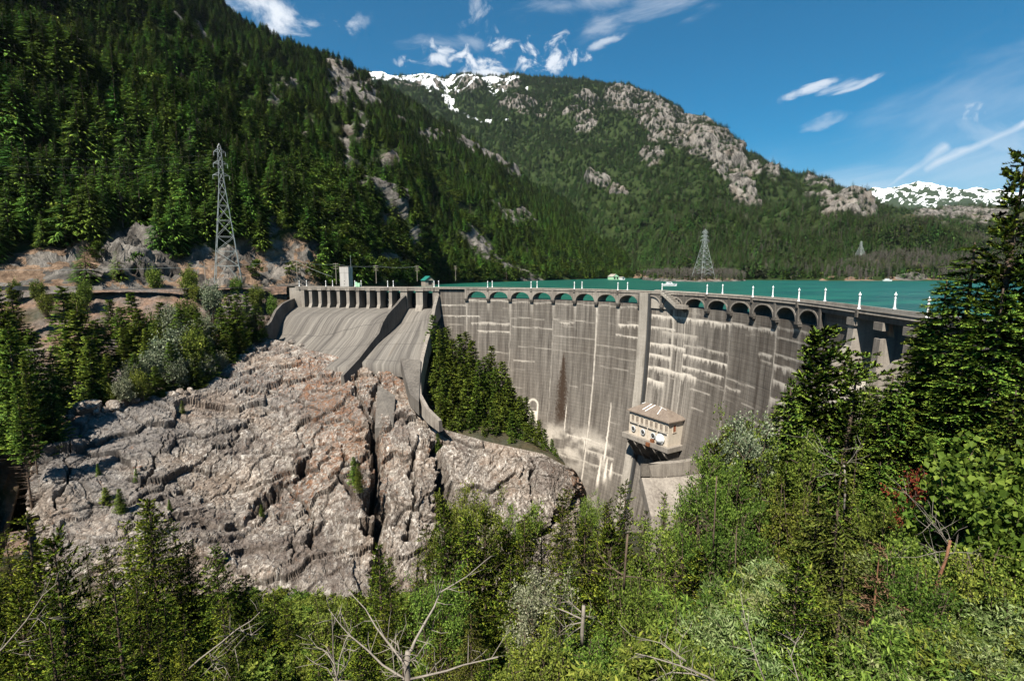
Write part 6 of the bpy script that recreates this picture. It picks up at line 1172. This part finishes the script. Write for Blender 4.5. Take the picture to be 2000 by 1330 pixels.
for lab, base, chains, Yb in [('pale bare branch reaching up from the left bottom edge', (7, 1264), [([(-30, 1300), (7, 1264), (52, 1211), (84, 1162), (112, 1138)], .03), ([(52, 1209), (85, 1206), (119, 1208)], .012), ([(30, 1245), (40, 1265), (60, 1280)], .01)], 13),
                              ('long arching bare branch left of the big dead tree', (388, 1288), [([(370, 1305), (388, 1288), (434, 1253), (462, 1229), (490, 1212), (514, 1189)], .026), ([(434, 1255), (452, 1258), (462, 1270)], .01), ([(462, 1229), (480, 1236), (500, 1246)], .01), ([(410, 1276), (416, 1300), (420, 1325)], .012), ([(415, 1280), (435, 1296), (444, 1312)], .01)], 12),
                              ('thin many-stemmed dead shrub left of the big dead tree', (660, 1330), [([(655, 1400), (659, 1330), (651, 1280), (650, 1240), (648, 1195)], .018), ([(659, 1330), (662, 1290), (674, 1252), (690, 1225), (716, 1210)], .016), ([(659, 1330), (655, 1300), (640, 1275), (618, 1262), (602, 1240)], .013), ([(662, 1330), (675, 1300), (690, 1270)], .012), ([(655, 1330), (640, 1305), (615, 1295)], .01)], 9.5),
                              ('broken brown trunk stub with radiating bare limbs in the middle of the thicket', (1137, 1235), [([(1138, 1260), (1137, 1235), (1139, 1205), (1140, 1182)], .075), ([(1135, 1208), (1110, 1196), (1085, 1186), (1060, 1178)], .03), ([(1135, 1215), (1112, 1220), (1095, 1226)], .022), ([(1137, 1222), (1122, 1232), (1108, 1242)], .02), ([(1140, 1200), (1158, 1208), (1170, 1212)], .022), ([(1135, 1195), (1118, 1180), (1105, 1165)], .024)], 16),
                              ('grey dead trunk with three bare limbs in front of the concrete apron', (1220, 1120), [([(1219, 1150), (1220, 1120), (1222, 1090), (1226, 1043)], .05), ([(1216, 1122), (1200, 1112), (1182, 1098), (1165, 1075)], .03), ([(1222, 1125), (1245, 1127), (1262, 1132), (1300, 1138)], .026), ([(1217, 1127), (1195, 1130), (1175, 1122), (1140, 1112)], .015)], 19),
                              ('bunch of long grey dead stems leaning left at the bottom right of centre', (1400, 1330), [([(1420, 1345), (1380, 1320), (1330, 1300), (1270, 1282), (1240, 1275)], .028), ([(1400, 1335), (1350, 1315), (1310, 1312), (1260, 1335)], .02), ([(1500, 1345), (1475, 1280), (1455, 1210), (1445, 1150)], .018), ([(1560, 1330), (1545, 1280), (1565, 1230)], .014), ([(1340, 1290), (1290, 1255), (1230, 1240)], .014), ([(1330, 1300), (1325, 1270), (1336, 1235)], .01)], 10.5),
                              ('reddish dead leaning trunk with bare side branches at the lower right', (1830, 1140), [([(1822, 1160), (1835, 1125), (1848, 1090), (1856, 1055)], .06), ([(1852, 1075), (1830, 1078), (1790, 1088), (1740, 1088)], .016), ([(1850, 1080), (1880, 1078), (1920, 1080)], .016), ([(1838, 1110), (1828, 1090), (1818, 1050), (1812, 1020)], .013), ([(1852, 1065), (1828, 1030), (1790, 985), (1745, 935)], .014), ([(1852, 1060), (1835, 1035), (1800, 990), (1760, 955)], .012), ([(1858, 1060), (1850, 1035), (1815, 1000)], .010)], 18),
                              ('bare grey twiggy dead limbs hanging over the gap left of the yellowish fir', (1640, 1000), [([(1648, 1010), (1650, 970), (1652, 940), (1648, 905)], .05), ([(1648, 912), (1625, 895), (1598, 880), (1570, 850)], .016), ([(1650, 910), (1668, 890), (1682, 865)], .014), ([(1646, 930), (1620, 925), (1590, 915)], .012)], 23.6),
                              ('two thin grey dead trunks standing in the thicket under the toe wall', (1393, 1060), [([(1393, 1070), (1394, 1040), (1396, 1008), (1398, 960), (1400, 930)], .045), ([(1436, 1110), (1437, 1070), (1439, 1030)], .05), ([(1394, 1030), (1375, 1015), (1362, 1005)], .016), ([(1396, 1012), (1415, 1030), (1440, 1045)], .016)], 27)]:
    o = empty('dead_branches', tuple(P(*base, Yb)), label=lab, cat='dead wood')
    for k, (pts, r0) in enumerate(chains):
        mb = MB(); img_branch(mb, pts, Yb, Yb + (.8 if k else 0), r0, r0 * (.8 if k == 0 and len(chains) > 2 and r0 > .04 else .25)); 
        if k or r0 < .04: twigs(mb, pts, Yb, Yb + (.8 if k else 0), k + int(Yb * 7), 7, .03 * Yb)
        rel_obj(mb, 'trunk' if k == 0 and r0 > .04 else 'branch', o, M_REDBARK if 'reddish' in lab and k == 0 else (M_BARK if ('two thin' in lab or 'three bare' in lab) else M_DEAD))

# ------------------------------------------------------------------ pylons, poles, wires
def pylon(base, H, bw, label, arms=3, spin=.5, footing=True, thin=1.0, levels=None):
    o = empty('transmission_tower', tuple(base), spin, label=label, cat='pylon', group='steel lattice transmission towers')
    lv = levels or [0, .13, .24, .35, .47, .58, .68, .76, .83, .89, .95, 1.0]
    def wd(f): return bw / 2 * (1 - f / .74 * .80) if f < .74 else bw / 2 * .20 * (1 - (f - .74) / .26 * .35)
    def cn(k, f): w = wd(f); sx, sy = ((1, 1), (-1, 1), (-1, -1), (1, -1))[k]; return (sx * w, sy * w, f * H)
    r0 = .0042 * H * thin
    for k in range(4): MB().tube([cn(k, f) for f in lv], [r0 * (1.1 - .6 * f) for f in lv], 4).obj('leg', M_STEEL, o)
    for a, b in zip(lv[:-1], lv[1:]):
        mb = MB(); rb = r0 * .55
        for k in range(4):
            j = (k + 1) % 4; mb.tube([cn(k, b), cn(j, b)], rb, 3)
            if a == 0 and footing: mid = tuple((np.array(cn(k, b)) + np.array(cn(j, b))) / 2); mb.tube([cn(k, a), mid], rb, 3); mb.tube([cn(j, a), mid], rb, 3)
            else: mb.tube([cn(k, a), cn(j, b)], rb, 3); mb.tube([cn(j, a), cn(k, b)], rb, 3)
        mb.obj('bracing', M_STEEL, o)
    for k in range(arms):
        f = .80 + .085 * k; ln = bw * .30 * (1 - .15 * k)
        for sg in (-1, 1):
            mb = MB(); tip = (sg * ln, 0, f * H); [mb.tube([(sg * wd(f), y_, f * H + dz), tip], r0 * .6, 3) for y_ in (-wd(f), wd(f)) for dz in (0, .02 * H)]; mb.tube([tip, (sg * ln, 0, f * H - .03 * H)], r0 * .9, 4); mb.obj('cross_arm', M_STEEL, o)
    mb = MB(); [mb.tube([cn(k, 1.0), (0, 0, H * 1.03)], r0 * .6, 3) for k in range(4)]; mb.obj('peak', M_STEEL, o)
    return o
b1 = P(447, 553, 208); pylon(b1, 52.5, 9.5, 'tall steel lattice pylon rising before the forested mountain above the road', spin=.45, thin=.5)
for dx, dy in ((1, 1), (-1, 1), (-1, -1), (1, -1)): pass
pylon(P(1373, 545, 640), 59, 20, 'lattice pylon standing on the wooded peninsula across the lake', spin=.3, thin=1.0)
pylon(P(1680, 500, 880), 24, 11, 'small distant pylon on the low hill across the lake', spin=.3, thin=2.4)
pylon(P(1836, 461, 1150), 30, 14, 'faintest distant pylon on the ridge at the right', spin=.3, thin=2.4)
PL = [(581, 549, 236, 9.5, 'utility pole with three crossarms at the road end of the spillway'), (657, 552, 262, 9.8, 'utility pole just left of the grey hoist tower'), (735, 550, 285, 9.0, 'utility pole right of the grey hoist tower'), (815, 546, 300, 8.0, 'utility pole near the green-roofed hut'), (402, 556, 200, 8.8, 'thin plain pole left of the tall pylon'), (890, 546, 420, 11, 'small utility pole behind the left end of the lake')]
tops = []
for x, y, Y, h, lab in PL:
    p = P(x, y, Y); o = empty('utility_pole', tuple(p), .2, label=lab, cat='utility pole'); MB().tube([(0, 0, -1), (0, 0, h)], [.19, .13], 6).obj('shaft', M_WOODP, o); tops.append(p + np.array([0, 0, h - .5]))
    if x != 402:
        for k in range(3): MB().box(-1.3, 1.3, -.09, .09, h - .5 - k * 1.2, h - .3 - k * 1.2).obj('crossarm', M_WOODP, o)
def wire(a, b, sag, label, r=.045, n=12):
    a, b = np.asarray(a), np.asarray(b); pts = [a + (b - a) * i / n - np.array([0, 0, sag * 4 * (i / n) * (1 - i / n)]) for i in range(n + 1)]; o = empty('power_line', tuple(a), label=label, cat='cable'); MB().tube([p - a for p in pts], r, 4).obj('wire', M_STEEL, o)
wire(P(-60, 528, 150), tops[0], 1.2, 'long thin power line crossing before the outcrop to the first utility pole', .04)
wire(tops[0], tops[1], .8, 'power line between the two poles left of the hoist tower', .04); wire(tops[1], tops[2], .8, 'power line passing behind the hoist tower', .04)
wire(tops[0], C(s_at(645), -2, ZT + 4), .5, 'guy cable sloping from the first utility pole towards the hoist tower', .045); wire(tops[2], tops[3], .8, 'power line running to the pole near the green-roofed hut', .04)
for k, (y, yy) in enumerate([(292, 270), (312, 300), (330, 325)]): wire(P(440, 300 + 12 * k, 208), P(-200, y, 150), 2.5, 'high transmission cable running left from the tall pylon, ' + ['topmost', 'middle', 'lowest'][k], .006)

# ------------------------------------------------------------------ road with its wall at the left
mb = MB(); rp = [P(x, y, Y) for x, y, Y in [(-400, 569, 126), (-100, 568, 152), (60, 567, 168), (200, 566.5, 177), (330, 565, 187), (440, 563, 200), (575, 559, 219)]]
for a, b in zip(rp[:-1], rp[1:]): w_ = np.array([.6, 7, 0]); mb.hexa([a, b, b + w_, a + w_], [a + (0, 0, .18), b + (0, 0, .18), b + w_ + (0, 0, .18), a + w_ + (0, 0, .18)])
mb.obj('road', M_ASPH, kind='structure')
rw = empty('roadside_wall', tuple(rp[0]), label='low concrete barrier along the mountain road at the left', cat='barrier')
for i, (a, b) in enumerate(zip(rp[:3], rp[1:4])):
    n = 4
    for k in range(n):
        u0, u1 = k / n + .004, (k + 1) / n - .004; A = a + (b - a) * u0 - rp[0]; B = a + (b - a) * u1 - rp[0]; th = np.array([.3, -.35, 0]); h_ = np.array([0, 0, 1.35]); MB().hexa([A, B, B + th, A + th], [A + h_, B + h_, B + th + h_, A + th + h_]).obj('barrier_segment', M_CONCL if k % 2 else M_CONC, rw)
# ------------------------------------------------------------------ lakeside buildings and boats
def house(p, spin, w, d, h, rh, wall, roof, name, label, cat='building', doors=(), door_mat=None):
    o = empty(name, tuple(p), spin, label=label, cat=cat); MB().box(-w / 2, w / 2, -d / 2, d / 2, -1, h).obj('wall', wall, o)
    mb = MB(); e = .5; mb.v = [(-w / 2 - e, -d / 2 - e, h - .1), (w / 2 + e, -d / 2 - e, h - .1), (w / 2 + e, d / 2 + e, h - .1), (-w / 2 - e, d / 2 + e, h - .1), (0, -d / 2 - e, h + rh), (0, d / 2 + e, h + rh)]; mb.f = [(3, 2, 1, 0), (0, 4, 5, 3), (1, 2, 5, 4)]; mb.obj('roof', roof, o)
    mb = MB(); mb.add([(-w / 2, -d / 2, h - .1), (w / 2, -d / 2, h - .1), (0, -d / 2, h + rh - .25)], [(0, 1, 2)]); mb.obj('gable', wall, o)
    for x0, x1, zz in doors: MB().box(x0, x1, -d / 2 - .06, -d / 2 - .002, 0, zz).obj('door', door_mat or M_SHADE, o)
    return o
house(P(1198, 545.3, 820), .35, 11, 16, 4.0, 4.0, M_GREENPALE, M_CONCL, 'boathouse', 'pale green boathouse with two dark doors on the far shore', doors=((-4, -1, 3.4), (1, 4, 3.4)))
house(P(1213, 545.3, 815), .35, 5, 14, 2.6, 1.2, M_WHITE, M_CONCL, 'boathouse', 'low white annex right of the pale green boathouse', doors=((-1.6, 1.6, 1.6),))
house(P(836, 556, 290), .5, 5.5, 7, 2.4, 2.4, M_WOODP, M_GREENROOF, 'hut', 'small hut with teal green gable roof beyond the spillway deck', doors=((-1, 1, 2),))
def boat(p, spin, L_, label, cabin=True):
    o = empty('motor_boat', tuple(p), spin, label=label, cat='boat'); mb = MB(); st_ = [(-L_ / 2, .8, .9), (-L_ * .1, 1.0, .95), (L_ * .25, .8, 1.0), (L_ / 2, .04, 1.15)]; b = 0
    for x, w, z in st_: mb.v += [(x, -w * L_ / 7, z * L_ / 7), (x, w * L_ / 7, z * L_ / 7), (x * .93, w * .6 * L_ / 7, -.1), (x * .93, -w * .6 * L_ / 7, -.1)]
    for i in range(3): mb.f += [(i * 4 + k, i * 4 + (k + 1) % 4, i * 4 + 4 + (k + 1) % 4, i * 4 + 4 + k) for k in range(4)]
    mb.f += [(3, 2, 1, 0), (12, 13, 14, 15)]; mb.obj('hull', M_WHITE, o); k = L_ / 7
    mb = MB(); mb.hexa([(-1.6 * k, -.75 * k, .95 * k), (1.2 * k, -.7 * k, .98 * k), (1.2 * k, .7 * k, .98 * k), (-1.6 * k, .75 * k, .95 * k)], [(-1.5 * k, -.65 * k, 1.75 * k), (.6 * k, -.6 * k, 1.75 * k), (.6 * k, .6 * k, 1.75 * k), (-1.5 * k, .65 * k, 1.75 * k)]); mb.obj('cabin', M_CHROME, o)
    MB().box(-1.3 * k, .4 * k, -.68 * k, .68 * k, 1.2 * k, 1.55 * k).obj('window', M_SHADE, o); MB().box(-1.7 * k, .7 * k, -.75 * k, .75 * k, 1.752 * k, 1.85 * k).obj('roof', M_WHITE, o)
boat(P(1308, 558.5, 222), .1, 6.5, 'small white cabin boat moored at the floating dock behind the dam'); boat(P(1733, 549.2, 640), 0, 12, 'white boat out on the lake near the right far shore')
dk = empty('floating_dock', (0, 0, 0), label='long pale floating dock on the lake just behind the dam crest', cat='dock'); da, db = P(1277, 565, 186), P(1364, 570, 160); da[2] = db[2] = 0
for k in range(6):
    a = da + (db - da) * (k / 6 + .004); b = da + (db - da) * ((k + 1) / 6 - .004); w_ = np.array([1.6, 2.6, 0]); z0, z1 = np.array([0, 0, 2.6]), np.array([0, 0, 3.9]); MB().hexa([a + z0, b + z0, b + w_ + z0, a + w_ + z0], [a + z1, b + z1, b + w_ + z1, a + w_ + z1]).obj('deck_section', M_CONCL, dk)

# ------------------------------------------------------------------ thin air haze
def haze():
    m = bpy.data.materials.new('air'); m.use_nodes = True; t = m.node_tree; t.nodes.remove(t.nodes['Principled BSDF'])
    v = t.nodes.new('ShaderNodeVolumePrincipled'); v.inputs['Color'].default_value = (.72, .85, 1, 1); v.inputs['Density'].default_value = HAZE; v.inputs['Anisotropy'].default_value = .2
    t.links.new(v.outputs[0], t.nodes['Material Output'].inputs['Volume']); mb = MB().box(-9000, 14000, -400, 16000, -93, 2600); mb.obj('haze', m, kind='stuff')
HAZE = 1.3e-5
haze()

# ------------------------------------------------------------------ loose boulders on the scree and the rim of the rock
def boulder(p, r_, label, seed):
    g = np.random.default_rng(seed); u, v = np.meshgrid(np.linspace(0, 2 * pi, 13)[:-1], np.linspace(-1.35, 1.35, 8)); d = np.stack([np.cos(u) * np.cos(v), np.sin(u) * np.cos(v), np.sin(v)], -1); q = d * (1 + .35 * perlin((d * 1.3 + seed * 3.1).reshape(-1, 3)).reshape(d.shape[:2])[..., None]) * np.array([1.25, 1, .75]) * r_
    for k in range(5): n = unit(g.normal(size=3)); h = r_ * .7; over = np.clip(q @ n - h, 0, None); q = q - over[..., None] * n * .9
    V = q.reshape(-1, 3).tolist(); F_ = [(i * 12 + j, i * 12 + (j + 1) % 12, (i + 1) * 12 + (j + 1) % 12, (i + 1) * 12 + j) for i in range(7) for j in range(12)] + [tuple(range(12))[::-1], tuple(84 + j for j in range(12))]
    mb = MB(); mb.v = [tuple(x) for x in V]; mb.f = F_; me = mb.mesh('boulder', M_ROCK); return link('boulder', me, None, tuple(p), label=label, cat='boulder', group='boulders between the scree and the big rock')
for k, (x, y, Y, r_) in enumerate([(168, 797, 122, 2.6), (182, 790, 124, 1.6), (150, 805, 121, 1.4), (222, 792, 126, 1.8), (240, 786, 128, 1.2), (205, 800, 124, 1.1), (262, 783, 130, 1.4), (335, 772, 139, 1.8), (352, 765, 141, 1.2), (372, 762, 143, 1.0), (300, 778, 135, 1.0), (135, 815, 119, 1.0), (118, 822, 118, .9), (188, 804, 121.5, .8), (570, 668, 183, 1.2), (590, 674, 181, .8)]):
    boulder(P(x, y, Y), r_, ('largest rounded boulder at the left rim of the big rock' if k == 0 else ('grey boulder of ' + ('middling' if r_ > 1.3 else 'small') + ' size ' + ('at the foot of the brown scree' if x < 210 else 'under the grey-green thicket' if x < 400 else 'at the lip of the left chute'))), 40 + k)
